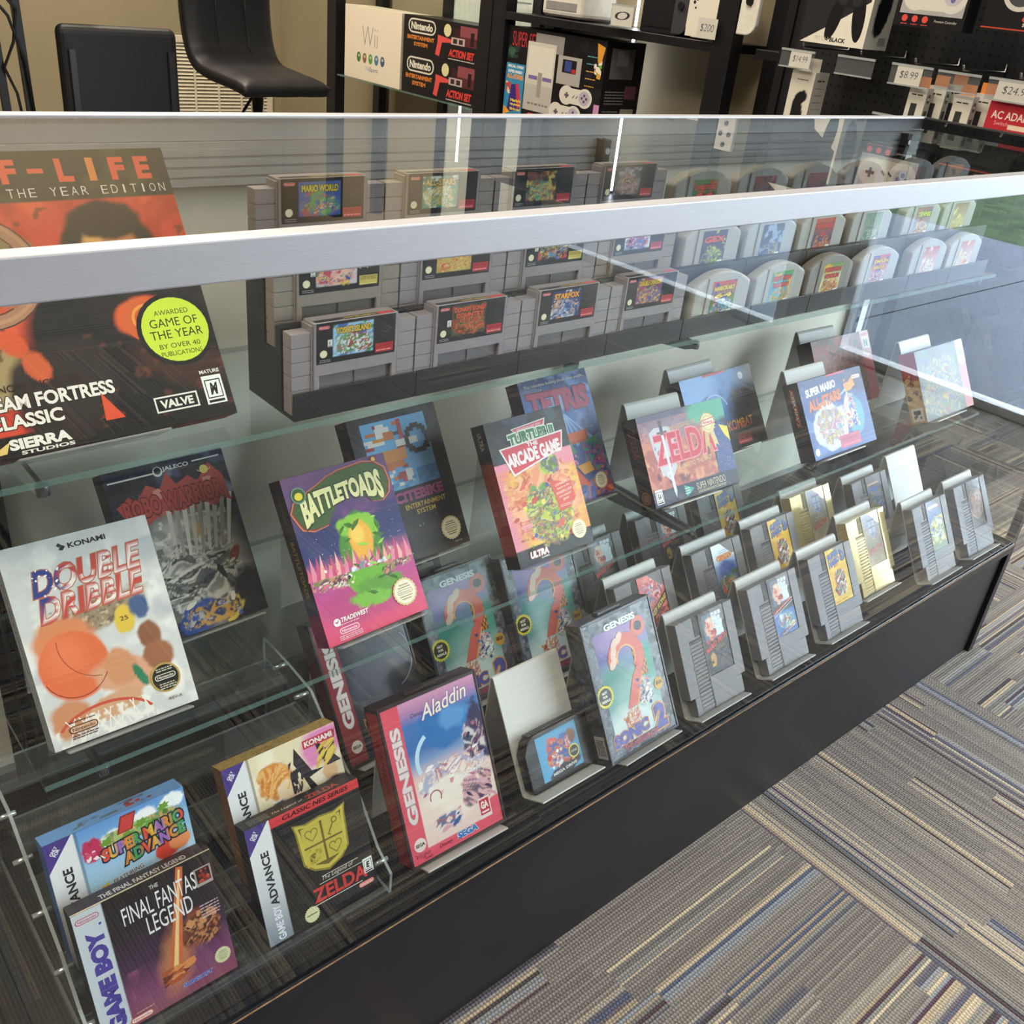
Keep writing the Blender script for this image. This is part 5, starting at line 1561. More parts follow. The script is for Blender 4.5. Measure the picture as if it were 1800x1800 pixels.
RX = [.322 + .137 * k for k in range(4)]
NX = [.8705 + .1405 * k for k in range(6)]
pos_w = ['far left', 'second from the left', 'third from the left', 'just left of the arched cartridges']
for k, x in enumerate(RX):
    riser(x, 'black stepped riser under the wide grey cartridges, ' + pos_w[k], .1366)
pos_n = ['first', 'second', 'third', 'fourth', 'fifth', 'last']
for k, x in enumerate(NX):
    riser(x, 'black stepped riser under the arched cartridges, %s from the left' % pos_n[k] if k < 5 else 'black stepped riser under the arched cartridges at the right end', .1402)
R0, DZ, DY = .742, .0565, .0305
WIDE = [
    # back, middle, front row: title, palette, label text
    [('MARIO WORLD', ['4a6ab0', '3f62a8', 'c8503c', 'e8c8a0', '5aa84a', '3a5aa0'], '4a62a8', dict(two=None, tcol='d8c43a'), 'blue picture label'),
     ('ALL-STARS', ['6a9a8a', '4a8a7a', 'd8d8b8', 'c8a84a', 'e0e4d4'], '4f8a7c', dict(two=None, tcol='d8b86a'), 'pale green burst label'),  # green cast of the shelf reflection is mixed into this palette
     ('', ['2a3a2e', '7a3f38', '4a9a8a', '8a4a44', 'c8b25a'], '26302a', dict(tcol='c8a05a'), 'dark label with a green star shape'),
     ('', ['2a2c3a', '8a7a7e', '6a5a5a', 'a86a4a', '9a949a'], '4a444c', dict(tcol='a83a3a'), 'dull grey and orange label')],
    [('', ['3f8a5a', 'c8c0c8', 'b8384a', 'd8c04a', '3a4aa0', 'e0b0a0'], '4a7a5a', dict(seal_gold=True, esrb=True), 'crowded label with a gold rosette'),
     ('ZELDA', ['c4ae5a', 'b89a48', 'c8384a', 'd8c47a'], 'bda652', dict(tcol='b82a38'), 'gold label with red title'),
     ('', ['26262c', 'b8483e', '3f9a7a', '5a6ac0', 'd8c85a', '2a2a30'], '26262c', dict(seal_gold=True, esrb=True, tcol='d8c84a'), 'dark label, rainbow patch and gold rosette'),
     ('', ['2f3a5a', 'e0e0ea', 'c8404a', '4a6ab0', '8a94b8'], '343e5e', dict(tcol='d8e0f0'), 'blue and white streaked label')],
    [("YOSHI'S ISLAND", ['5a9a4a', '3a66a8', 'd8e8f4', 'b8442e', '8a4a2c', '2f7a3a'], '9ac0e0', dict(two=None, tcol='d8b23a', esrb=True), 'label with a big blue ball'),
     ('DONKEY KONG', ['2a4a34', 'a8402e', '6a3a24', 'c86a3a', '3a5a3a'], '25402c', dict(two='COUNTRY', tcol='d85a34', esrb=True), 'dark green label with orange title'),
     ('STARFOX', ['26407a', '1f3466', 'd8a05a', '5a8ac0', 'c8c8d0'], '243c74', dict(tcol='e89a2e'), 'night-blue label with slanted orange title'),
     ('DOUBLE DRAGON', ['b8507a', '5a5a8a', 'a8323a', '3a4a6a', 'd8a83a'], '8a4a72', dict(tcol='d8b83a'), 'pink and black label')]]
rown = ['back row', 'middle row', 'front row']
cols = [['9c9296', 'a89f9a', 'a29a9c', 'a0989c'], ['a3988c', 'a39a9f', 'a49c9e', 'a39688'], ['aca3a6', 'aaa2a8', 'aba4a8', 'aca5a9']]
coln = ['first', 'second', 'third', 'fourth']
for r in range(3):
    for k in range(4):
        ti, pal, sky, kw, desc = WIDE[2 - r if False else r][k]
        art = lb_wide(ti, pal, 10 * r + k + 3, sky=sky, **kw)
        ro = 2 - r
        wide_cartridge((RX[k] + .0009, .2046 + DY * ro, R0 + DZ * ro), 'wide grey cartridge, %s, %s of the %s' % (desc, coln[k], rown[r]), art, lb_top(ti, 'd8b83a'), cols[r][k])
ARX = [.888, 1.015, 1.141, 1.274, 1.430, 1.557]
ARCH = [
    [('DONKEY KONG', ['3a6a58', '5a8ab0', '4a7a3a', 'c8603c', 'b8583a'], '64', 'd8503c', 'green and blue label with a red title'), ('', ['4a4a54', '8a8a90', '7a3a30', 'c8c4c0', '2a2a30'], None, 'b8a8a0', 'black, white and rust label'),
     ('', ['4a3a44', '6a4a50', '8a4a4a', '3a3a44'], None, 'a89a8a', 'muted brown label'), ('', ['4a3a3a', '3a3a40', '6a3030'], None, '8a5a50', 'dark brown label'),
     ('', ['241a22', '3a1f28', '5a2a34', '1a1a20'], None, '8a3a44', 'almost black label'), ('', ['5a4a40', '8a6a4a', 'a8764a', '3a3a3a'], None, 'c8884a', 'faded orange label')],
    [('GEX', ['4a3a5a', '7a6a86', '3a3450', '8aa83a', 'b8c850'], None, 'd8503a', 'purple label with a green shape'), ('', ['3a4a6a', '5a6a8a', '2a3654', 'c8b84a', '8aa0c0'], None, 'a8b8d8', 'slate blue label'),
     ('POKEMON', ['3a3a5a', '4a5a8a', 'b8582c', 'd89a3a', 'b82f38'], None, 'd84a44', 'dark label with red title, orange glow'), ('', ['8a9a90', 'a8b8ae', '6a8a74', 'c0c8c4', '5a7a62'], None, '5a8a6a', 'washed-out green label'),
     ('TENNIS', ['8a8a94', 'c8c04a', 'a8324a', 'd8c86a', '6a5a7a'], None, 'c8d03a', 'label with yellow-green lettering'), ('', ['b8a48a', 'd8b85a', '8a5a3a', 'e0c87a'], None, 'c8602c', 'tan and gold label')],
    [('MARIOKART', ['4a8a4a', '5a8ac8', 'c83a34', 'e0e0e4', '8ab05a', '3a4a9a'], '64', 'e8c83a', 'busy red and green label'), ('DIDDY KONG', ['5aa0c8', '8ac0d8', '4a9a4a', 'c8503a', 'e0b04a'], 'RACING', 'd84a34', 'sky blue label with a red title'),
     ('POKEMON', ['e0d0a0', 'e8dcb4', '5a8a3a', '8a5a34', 'b8302c', 'd8a83a'], 'STADIUM', 'c8303a', 'cream label with a red title'), ('SMASH', ['b8a0a8', 'a8a8c8', 'c84a4a', 'd8c8c0', '5a5a8a'], 'BROS.', 'e0b02e', 'pale label with orange lettering'),
     ('', ['c8b0ac', 'd8c8c4', 'b84a44', 'e0d8d4'], None, 'b83a3a', 'washed-out red and white label'), ('', ['c0b0b0', 'd0c4bc', 'b85a5a', 'd8c48a'], None, 'c8645a', 'pale pinkish label')]]
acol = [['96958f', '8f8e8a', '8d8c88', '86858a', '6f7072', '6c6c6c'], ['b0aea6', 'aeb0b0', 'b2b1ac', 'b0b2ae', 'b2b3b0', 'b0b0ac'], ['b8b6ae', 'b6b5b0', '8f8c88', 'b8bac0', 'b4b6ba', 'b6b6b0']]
acn = ['first', 'second', 'third', 'fourth', 'fifth', 'sixth']
for r in range(3):
    for k in range(6):
        ti, pal, two, tc, desc = ARCH[r][k]
        ro = 2 - r
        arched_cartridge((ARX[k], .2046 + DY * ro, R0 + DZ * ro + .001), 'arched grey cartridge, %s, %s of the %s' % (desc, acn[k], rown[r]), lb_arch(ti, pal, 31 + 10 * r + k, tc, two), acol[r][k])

# ---- wooden deck: plastic cases
game_case((.362, .027, -.02, .47), D, 'pink-red plastic game case with a violet sky and a vertical white word', cv_genie(), spine(24, 174, 'a83a48', [('GENESIS', 110, 60, 9, '7a2a34')]), '2a1a1e', slab='pink-red plastic game case')
game_case((.656, .0135, .02, .515), D, 'grey plastic game case with coral numeral, front row right of the white stand', cv_two(), Cover(24, 174, '54585f').noise('3a3d44', 8, .5, .1, 4).pr('d8d8d4', 3, 4, 21, 34).lines('2a2a2a', 5, 19, [8 + i * 2 for i in range(11)], 1), '4a4d54', slab='front grey numeral case')
game_case((.540, .200, .02, .52), D, 'grey plastic game case with hang tab and yellow sticker, behind the pink-red case', cv_two(), Cover(24, 174, '3a3d42'), '33363b', True, slab='grey numeral case with hang tab')
game_case((.668, .185, -.01, .513), D, 'grey plastic game case with a coral numeral, rear row behind the white stand', cv_two(), Cover(24, 174, '3a3d42').t('SONIC 2', 12, 50, 50, 8, '8a5a6a', b=.03, rot=-90), '33363b', slab='rear grey numeral case')
game_case((.385, .188, .04, .54), D, 'dark plastic game case with a dull red strip, behind the handheld game boxes', cv_dark(), spine(24, 174, '4a2024'), '1d1d21', slab='dark plastic game case')

# ---- white stand with the black cartridge
PS = (.538, .035, .0, .53)
easel(PS, D, .017, .105, 'opaque white easel stand that holds a black cartridge', .150, .003, .02, m=M_white)
gl, gr = world_of((.545, .035, .0, .53), D, .017)
gc = thing('game_cartridge', 'black cartridge with a light blue label on the opaque white stand', 'game cartridge', gl, gr)
bk = mat('black_cartridge_plastic', '1d1d20', .35, noise=.1)
pts = [(.004, 0), (.104, 0), (.108, .006), (.108, .05), (.100, .064), (.088, .070), (.020, .070), (.008, .064), (0, .05), (0, .006)]
MB().prism(pts, 0.0008, .017, 'y').build('shell', bk, gc, .0016)
MB().box(.012, .096, .003, .013, .0695, .0715).build('top_ridge', bk, gc, .0005)
lb = Cover(66, 56, '5aa4d0', 1.2)
lb.blob('d8503c', 26, 34, 12, 16, 20, .15, .3, 3).blob('3a62b0', 42, 34, 9, 15, 0, .12, .3, 4).blob('7a4a2c', 54, 40, 8, 9, 0, .2, .2, 5).blob('1d1d22', 38, 6, 26, 8, 12, .1, .2, 6)
lb.scat(['d88a4a', 'f0ece4', 'c84038', '2f5aa8', 'e8c8a8'], 40, 12, 10, 54, 44, 1.4, 4, 4).ell('e2d84a', 55, 20, 9, star=.1, sp=18).ell('35342a', 55, 20, 6.8).t('NOT FOR RESALE', 55, 20, 10, 3, 'f0ecd8')
lb.t('MEGA DRIVE', 36, 5, 40, 3.6, 'd8d8d4', b=.03, sk=.05)
lb.build('label', gc, (.02, .0008, .008), (1, 0, 0), (0, 0, 1), (0, -1, 0), print_mat('glossy_label', .3))

# ---- upright cartridges on their stands
TALL = [
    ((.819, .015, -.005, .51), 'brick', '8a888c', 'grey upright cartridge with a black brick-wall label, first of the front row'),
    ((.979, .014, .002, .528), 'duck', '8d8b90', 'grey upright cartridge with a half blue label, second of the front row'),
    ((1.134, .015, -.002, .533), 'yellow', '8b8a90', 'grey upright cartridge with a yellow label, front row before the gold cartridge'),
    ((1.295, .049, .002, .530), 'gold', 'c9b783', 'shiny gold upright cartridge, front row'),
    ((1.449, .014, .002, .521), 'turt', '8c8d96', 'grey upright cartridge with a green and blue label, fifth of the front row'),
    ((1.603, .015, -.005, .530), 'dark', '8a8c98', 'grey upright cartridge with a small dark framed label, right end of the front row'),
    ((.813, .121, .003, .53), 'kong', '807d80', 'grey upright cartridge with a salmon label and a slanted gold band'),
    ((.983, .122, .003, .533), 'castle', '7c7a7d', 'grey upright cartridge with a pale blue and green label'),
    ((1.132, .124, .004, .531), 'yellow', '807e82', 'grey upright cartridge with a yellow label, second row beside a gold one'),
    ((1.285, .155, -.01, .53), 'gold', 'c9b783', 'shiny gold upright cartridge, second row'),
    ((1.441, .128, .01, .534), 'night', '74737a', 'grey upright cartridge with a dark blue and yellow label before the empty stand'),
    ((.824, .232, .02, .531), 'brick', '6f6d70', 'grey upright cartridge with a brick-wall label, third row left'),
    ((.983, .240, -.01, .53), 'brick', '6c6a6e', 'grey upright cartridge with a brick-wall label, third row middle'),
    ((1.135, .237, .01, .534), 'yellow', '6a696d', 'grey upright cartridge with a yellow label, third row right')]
for po, kd, col, lab in TALL:
    sb = lab.replace('upright ', '').replace(' with a black brick-wall label', '').replace('cartridge with a', 'one with').replace('small dark framed', 'dark framed').replace(' before the empty stand', '')
    tall_cartridge(po, D, lab, lb_tall(kd), col, slab=sb, reach=.012 if po[1] < .1 else .006, gloss=.12 if kd == 'gold' else .45)
easel((1.608, .135, 0, .53), D, .0165, .11, 'empty easel stand at the right end of the second row', .147, 0, group='easel stands on the wooden deck')

# ---- clear stepped rack with handheld game boxes
rack = thing('acrylic_rack', 'clear stepped acrylic rack that holds the handheld game boxes', 'display rack', (0, 0, D))
M_rod = mat('clear_rod', 'c4cbca', .1, alpha=.5, noise=.03)
prof = [(.030, .0015), (.030, .03), (.056, .046), (.09, .086), (.174, .146), (.193, .162), (.243, .166), (.300, .166), (.300, .0015)]
for x in (.0285, .334):
    q = MB().prism(prof, x, x + .003, 'x')
    q.m = [0 if i < 2 else 1 for i in range(len(q.f))]
    so = q.build('side_panel', [M_acryl, M_acryl_edge], rack)
    for y, z in ((.05, .03), (.09, .062), (.135, .09), (.175, .12), (.215, .14), (.262, .150)):
        MB().tube([(x - .007, y, z), (x + .010, y, z)], .0026, 8).build('stud', mat('polished_stud', 'c8cccc', .15, .6), so)
for k, (y, z) in enumerate(((.034, .0002), (.080, .0368), (.136, .085), (.180, .122), (.245, .140))):
    q = MB().box(.0315, .334, y, y + .045, z, z + .003)
    q.m = [0, 0, 1, 1, 1, 1]
    q.build('tier', [M_acryl, M_acryl_edge], rack)
    MB().box(.0315, .334, y - .003, y, z, z + .012).build('tier_lip', M_acryl, rack)


def handheld(pose, base, label, front, top, sidecol, col):
    loc, rot = world_of(pose, base, .022)
    o = thing('game_box', label, 'game box', loc, rot, 'handheld game boxes in the clear rack')
    carton(o, .125, .125, .022, col)
    faces(o, .125, .125, .022, front, Cover(22, 125, sidecol, 3).noise('2a2622', 5, .6, .1, 4, None, .5), top)


tp = Cover(125, 22, '201e22', 2).t('The Legend of', 50, 8, 34, 5, 'd8d4cc', b=0, sh=.3).t('ZELDA', 88, 8, 36, 9, 'b83a38', b=.03).lines('a8a49a', 8, 30, (14, 11, 8, 5), .8, 3)
handheld((.200, .037, -.01, .401), D, 'black handheld game box with a gold shield, front tier of the rack', cv_shield(), tp, '1f1d1f', '1c1a1c')
tp = Cover(125, 22, '2c2430', 2).t('THE FINAL FANTASY LEGEND', 66, 9, 78, 8, 'd4cfd0', b=.02).pr('d8d0b8', 0, 0, 125, 2.2)
handheld((.041, .037, .005, .385), D, 'dark plum handheld game box with a silver vertical strip, front tier of the rack', cv_legend(), tp, '2a2430', '2a2028')
tp = Cover(125, 22, 'b89a58', 2).noise('9a7c40', 3, .5, .15, 4).t('The Sacred Cards', 66, 10, 60, 6, '8a6a38', b=0, sh=.2)
handheld((.202, .080, .005, .436), D + .040, 'cream and gold handheld game box, rear tier behind the gold shield box', cv_duel(), tp, '8a5a34', 'a8864a')
tp = Cover(125, 22, '6f9fd8', 2).noise('5a6a7a', 6, .58, .1, 5, (20, 6, 96, 18)).scat(['b83a38', '8a3a3a'], 5, 70, 6, 100, 18, 2, 5, 3)
handheld((.039, .090, 0, .355), D + .040, 'sky blue handheld game box with rainbow lettering, rear tier of the rack', cv_sky(), tp, '4a78c0', '5a88c8')
# ================================================================ the rest of the shop
M_post = mat('black_shelf_post', '17171b', .35, noise=.2)
M_stoolfab = mat('black_leatherette', '161618', .5, noise=.2, scale=120, bump=.1)
M_chrome = mat('chrome', 'c8cacc', .12, 1)
cab = tag(MB().box(-.72, X0 - .012, .01, DEP, 0, D - .004).box(-.72, X0 - .012, -.004, .01, D - .03, D - .004).build('side_cabinet', mat('matt_black_cabinet', '0d0d0f', .6), bevel=.002), 'low black cabinet against the left end of the display case', 'cabinet')

# ---- air grille on the back wall
gr = thing('air_grille', 'cream louvred return-air grille low on the back wall behind the stools', 'vent', (2.77, YB, .17))
M_gr = mat('cream_enamel', 'd8d0ba', .45)
MB().box(-.36, -.32, -.02, 0, 0, .46).box(.32, .36, -.02, 0, 0, .46).box(-.32, .32, -.02, 0, .42, .46).box(-.32, .32, -.02, 0, 0, .04).build('grille_frame', M_gr, gr, .003)
lv = MB()
for k in range(19):
    z = .045 + k * .02
    lv.add([(-.32, -.016, z), (.32, -.016, z), (.32, -.003, z + .013), (-.32, -.003, z + .013), (-.32, -.016, z + .002), (.32, -.016, z + .002), (.32, -.003, z + .015), (-.32, -.003, z + .015)], [(0, 1, 2, 3), (7, 6, 5, 4), (0, 4, 5, 1), (3, 2, 6, 7)])
for x in (-.16, -.01, .14):
    lv.box(x, x + .012, -.017, -.012, .04, .42)
lv.build('louvres', M_gr, gr)
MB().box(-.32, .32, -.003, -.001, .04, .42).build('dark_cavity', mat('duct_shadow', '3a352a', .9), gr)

# ---- two black stools
st = thing('bar_stool', 'black bar stool turned away, flat back with two upright straps', 'stool', (1.32, 3.3, 0), (0, 0, math.radians(4)))
q = MB().box(-.215, .215, -.1, -.045, .44, .83)
q.build('backrest', M_stoolfab, st, .035, 4)
for x in (-.18, .18):
    MB().box(x - .012, x + .012, -.112, -.1, .38, .755).build('strap', mat('dark_strap', '26252a', .3), st, .002)
q = MB().box(-.21, .21, -.08, .30, .38, .46)
q.build('seat', M_stoolfab, st, .03, 4)
MB().tube([(0, .1, .03), (0, .1, .39)], .028, 20).build('column', M_chrome, st)
MB().tube([(0, .1, .0), (0, .1, .02), (0, .1, .035)], [.2, .2, .05], 36).build('foot_plate', M_chrome, st)

st = thing('bar_stool', 'black quilted bar stool with a curved shell seat on a chrome column', 'stool', (1.905, 3.32, 0), (0, 0, math.radians(186)))
SP = [(-.20, 1.10), (-.215, .98), (-.21, .86), (-.19, .76), (-.15, .70), (-.08, .675), (.04, .665), (.16, .655), (.22, .64)]


def shell(w0, th, quilt):
    nx, ny = 30, 40
    ys = np.interp(np.linspace(0, 8, ny), range(9), [p[0] for p in SP])
    zs = np.interp(np.linspace(0, 8, ny), range(9), [p[1] for p in SP])
    kk = np.ones(5) / 5
    ys[2:-2], zs[2:-2] = np.convolve(ys, kk, 'valid'), np.convolve(zs, kk, 'valid')
    ty, tz = np.gradient(ys), np.gradient(zs)
    ln = np.hypot(ty, tz)
    ny_, nz_ = -tz / ln, ty / ln
    V = []
    for s_ in (1, -1):
        for j in range(ny):
            for i in range(nx):
                u = i / (nx - 1)
                v = j / (ny - 1)
                e = min(1.0, 6 * min(u, 1 - u) + .25, 8 * min(v, 1 - v) + .25) ** .5
                q_ = 0.004 * (abs(math.sin(u * 3 * math.pi)) ** .3 * abs(math.sin(v * 5 * math.pi)) ** .3) if quilt else 0
                d = (th * e + q_) * s_
                V.append((-w0 / 2 + w0 * u, ys[j] - ny_[j] * d, zs[j] - nz_[j] * d) if False else (-w0 / 2 + w0 * u, ys[j] + ny_[j] * d, zs[j] + nz_[j] * d))
    F = []
    N = nx * ny
    for j in range(ny - 1):
        for i in range(nx - 1):
            a = j * nx + i
            F += [(a, a + 1, a + nx + 1, a + nx), (N + a, N + a + nx, N + a + nx + 1, N + a + 1)]
    for i in range(nx - 1):
        F += [(i, N + i, N + i + 1, i + 1), (N - nx + i, N - nx + i + 1, 2 * N - nx + i + 1, 2 * N - nx + i)]
    for j in range(ny - 1):
        a, b = j * nx, j * nx + nx - 1
        F += [(a, a + nx, N + a + nx, N + a), (b, N + b, N + b + nx, b + nx)]
    return MB().add(V, F, 0, True)


shell(.40, .03, True).build('shell_seat', M_stoolfab, st)
for u in (-.4 / 6, .4 / 6):
    pts = [(u, y + .0345 * (1 if False else 0) + .036, z + .006) for y, z in SP[1:5]]
    MB().tube(pts, .002, 6).build('seam', M_black, st)
MB().tube([(0, 0, .03), (0, 0, .64)], .026, 20).build('column', M_chrome, st)
MB().tube([(0, .0, .62), (.12, .1, .57), (.17, .13, .53)], .006, 8).build('lever', M_black, st)
MB().tube([(0, 0, 0), (0, 0, .02), (0, 0, .035)], [.2, .2, .05], 36).build('foot_plate', M_chrome, st)

# ---- black metal frame with cables at the far left
fr = thing('steel_table', 'black steel table frame with hanging cables behind the case on the left', 'table', (.98, 3.3, 0))
MB().box(-.4, .30, -.05, .45, .93, .955).build('tabletop', M_black, fr, .003)
for x0, x1 in ((-.045, -.02), (.035, .055)):
    MB().prism([(x0 - .012, .93), (x0 + .012, .93), (x1 + .012, 0), (x1 - .012, 0)], -.02, .005, 'y').build('leg', M_black, fr)
for pth in ([(-.02, -.03, .92), (.03, -.03, .86), (.01, -.03, .76), (-.03, -.03, .68), (.0, -.03, .6), (.02, -.03, .4)], [(-.07, -.03, .93), (.0, -.04, .84), (.04, -.03, .7), (.05, -.03, .5)]):
    MB().tube(pth, .005, 8).build('cable', M_black, fr)

# ---- black shelving bays along the right hand wall
XF = 2.85
M_led = mat('led_strip', 'eef4ff', .4, emit=12)
M_lit = mat('white_back_board', 'd5dcd2', .7)


def bay(label, y0, y1, x1=XW - .02, last=True):
    o = thing('shelving_unit', label, 'shelving', (XF, y0, 0), group=None)
    w_ = y1 - y0
    for y in ((0, w_ - .085) if last else (0,)):
        MB().box(0, .06, y, y + .085, 0, 2.1).build('post', M_post, o, .002)
        MB().box(x1 - XF - .05, x1 - XF, y, y + .06, 0, 2.1).build('post', M_post, o, .002)
    return o, w_


b1, w1 = bay('black shelving bay with glass shelves beside the back wall corner', 3.02, 4.36)
for z in (.585, 1.03):
    sh = MB().box(.01, .3, .09, w1 - .09, z - .008, z)
    sh.m = [0, 0, 1, 1, 1, 1]
    sh.build('glass_board', [M_shelfglass, M_edge], b1)
MB().box(.33, .335, .09, w1 * .52, .05, 2.05).build('lit_back_board', M_lit, b1)
MB().box(.30, .33, w1 * .52, w1 * .52 + .05, 0, 2.1).build('divider', M_post, b1)
MB().box(.02, .028, .20, .207, .02, .58).build('led_strip', M_led, b1)
MB().box(.02, .028, .20, .207, 1.05, 1.6).build('led_strip', M_led, b1)
b2, w2 = bay('black shelving bay that holds the large black console carton', 1.735, 3.015)
for z in (.58, .995, 1.62):
    MB().box(0, .33, .085, w2 - .085, z - .03, z).build('board', M_post, b2, .002)
MB().box(.27, .277, .70, .708, .60, .96).build('led_strip', M_led, b2)
MB().box(.27, .277, .70, .708, 1.0, 1.58).build('led_strip', M_led, b2)
b3, w3 = bay('black shelving bay behind the pegboard end', .62, 1.73, last=False)
for z in (.58, .995, 1.62):
    MB().box(0.02, .33, .085, w3 - .085, z - .03, z).build('board', M_post, b3, .002)


# cartons on the shelves: front faces -x, so the face runs along -y
def carton_x(name, label, y_left, y_right, z0, z1, front, xf=XF + .02, dep=.22, col='17171a', side=None, cat='box', group=None):
    o = thing(name, label, cat, (xf, y_left, z0), (0, 0, -math.pi / 2), group)     # local x -> -y, local y -> +x
    W, Hh = y_left - y_right, z1 - z0
    carton(o, W, Hh, dep, col)
    front.build('cover_print', o, (0, 0, 0), (W / (front.W / 1000), 0, 0), (0, 0, Hh / (front.H / 1000)), (0, -1, 0))
    if side:
        side.build('side_print', o, (W, 0, 0), (0, dep / (side.W / 1000), 0), (0, 0, Hh / (side.H / 1000)), (1, 0, 0))
    return o


def cv_white():
    c = Cover(300, 200, 'e2d9c6', 6)
    c.t('Wii', 138, 122, 84, 54, '8d8a84', b=-.02)
    for k, col in enumerate(('4f7a3a', '8a6a4a', '5a9a4a', '4a7a9a', '4a5a7a')):
        c.ell(col, 80 + k * 32, 62, 11, 14).ell('b8c0b0', 80 + k * 32, 66, 5, 4)
    c.t('WiiSports', 150, 32, 70, 16, '8a90a0', b=.0, cfun=lambda x, y: 'b0b0b0' if x < 134 else '3a4a8a')
    return c


def cv_set():
    c = Cover(400, 120, '1c1a1f', 4)
    c.pill('d8d4c4', 24, 66, 178, 112).pill('2a282c', 30, 71, 172, 107).t('Nintendo', 101, 89, 120, 24, 'dcd8c8', b=.04)
    c.t('ENTERTAINMENT', 96, 52, 150, 13, 'd8823a', b=.04).t('SYSTEM', 98, 32, 76, 13, 'd8823a', b=.04)
    c.ell('d8d2a0', 240, 92, 20, star=.08, sp=18)
    c.pr('8a4a50', 306, 80, 392, 112).pr('5a2a32', 306, 52, 392, 80).pr('2c181c', 360, 56, 378, 96).poly([(270, 60), (306, 52), (306, 100), (276, 104)], '3a1f24')
    c.pr('b8a8a4', 262, 52, 332, 74).pr('3a2a2c', 272, 56, 292, 70).pr('3a2a2c', 302, 56, 322, 70)
    c.poly([(190, 74), (262, 66), (262, 56), (214, 52), (202, 8), (180, 12), (190, 52)], 'd8524e')
    c.t('ACTION SET', 318, 26, 132, 24, 'd8423e', b=.05, sh=.15).lines('c8c0b8', 252, 386, (6,), 3, 3)
    return c


def cv_super():
    c = Cover(420, 300, '17161a', 3)
    c.noise('232228', 30, .55, .2, 3)
    c.t('SUPER SET', 80, 262, 112, 46, 'b8323a', b=.0)
    c.scat(['3a5a4a', '2a3a34'], 14, 8, 200, 70, 240, 6, 16, 4)
    c.pr('8e8c8a', 128, 236, 250, 290).pr('c9c6bc', 96, 46, 220, 262).pr('b8b5ae', 96, 46, 220, 130).pr('d8d5cc', 104, 150, 212, 250).pr('7a6aa0', 110, 146, 150, 158).pr('7a6aa0', 172, 146, 212, 158).pr('9a978f', 152, 92, 170, 170).lines('7d7a74', 116, 206, (66,), 6, 4)
    c.pr('a8a6a0', 232, 150, 330, 236).pr('1c1c22', 252, 186, 310, 226).pr('3a4a8a', 262, 190, 290, 222).pr('b83038', 292, 188, 308, 200)
    for x, y in ((320, 120), (282, 62)):
        c.pill('d5d2c8', x - 52, y - 24, x + 52, y + 24).ell('d5d2c8', x - 38, y, 30).ell('d5d2c8', x + 38, y, 30).ell('b3aebe', x + 36, y, 22)
        for dx, dy in ((36, 9), (36, -9), (27, 0), (45, 0)):
            c.ell('5a4a6a', x + dx, y + dy, 4.4)
        c.pr('5a5862', x - 46, y - 3.5, x - 28, y + 3.5).pr('5a5862', x - 40.5, y - 9, x - 33.5, y + 9).line('5a5862', x - 12, y - 6, x - 4, y + 4, 3).line('5a5862', x + 2, y - 6, x + 10, y + 4, 3)
    for k in range(5):
        c.lines('d8a24a' if k > 1 else '5aa8a8', 350, 392, (246 - k * 22,), 3, k)
    c.poly([(384, 290), (416, 280), (404, 220), (392, 236)], 'd89a3a').scat(['6aa84a', 'e8e0cc', 'd8a03a'], 12, 380, 176, 410, 240, 5, 12, 6)
    c.pr('3a8ab8', 6, 4, 92, 184).scat(['5aa8d0', '2f6a98'], 10, 8, 6, 90, 180, 3, 8, 3).t('SPECIAL OFFER!', 49, 174, 72, 9, 'f0e8d8', b=.03).t('SUPER MARIO', 49, 158, 66, 10, 'e8ecf0', b=.04).t('ALL-STARS', 49, 142, 76, 16, 'e8963a', b=.05)
    c.poly([(22, 20), (36, 116), (64, 120), (84, 40)], '3a2f7a').poly([(56, 118), (70, 122), (88, 50), (72, 40)], 'c83a4a').scat(['c84a3a', 'e8c8a4', '3a4a9a'], 12, 10, 84, 34, 124, 4, 10, 8)
    for s_, y in (("Mario's", 66), ('top greatest', 52), ('hits in one!', 38)):
        c.t(s_, 62, y, 48, 10, 'e8d24a', b=.05)
    c.poly([(8, 12), (40, 26), (8, 44)], 'e8a23a').pill('d8404a', 120, 24, 152, 38).t('SUPER NINTENDO', 236, 4, 210, 46, 'c8323a', b=.0)
    c.pr('c890b8', 398, 40, 420, 110)
    return c


sd = Cover(200, 300, '1a191d', 5).pr('6a6a6e', 30, 190, 150, 280).pr('8a8a8e', 60, 230, 120, 276)
for k in range(5):
    sd.lines('8a8a8e', 20, 120, [150 - k * 9], 3, k)
sd.pr('7a4a5a', 120, 130, 180, 170).pr('a8a89a', 110, 30, 180, 100).lines('9a9a9a', 16, 100, (90, 80, 70, 60, 50), 3, 9)
carton_x('console_carton', 'large black console carton with grey console and two gamepads printed on it', 2.925, 2.335, .5802, .945, cv_super(), col='17161a', side=sd)
carton_x('console_carton', 'white console carton with a short grey word and five small round pictures', 4.215, 3.71, .5852, .92, cv_white(), col='d8cfbc', dep=.18)
carton_x('console_carton', 'black console carton with a red light gun, upper of two', 3.69, 3.12, .7582, .92, cv_set(), xf=XF + .02, col='1a181c', group='black light-gun cartons')
carton_x('console_carton', 'black console carton with a red light gun, lower of two', 3.69, 3.12, .5852, .7577, cv_set(), xf=XF + .02, col='1a181c', group='black light-gun cartons')

# goods on the black board above the large carton
M_tag = mat('white_price_card', 'e6e2d8', .6)


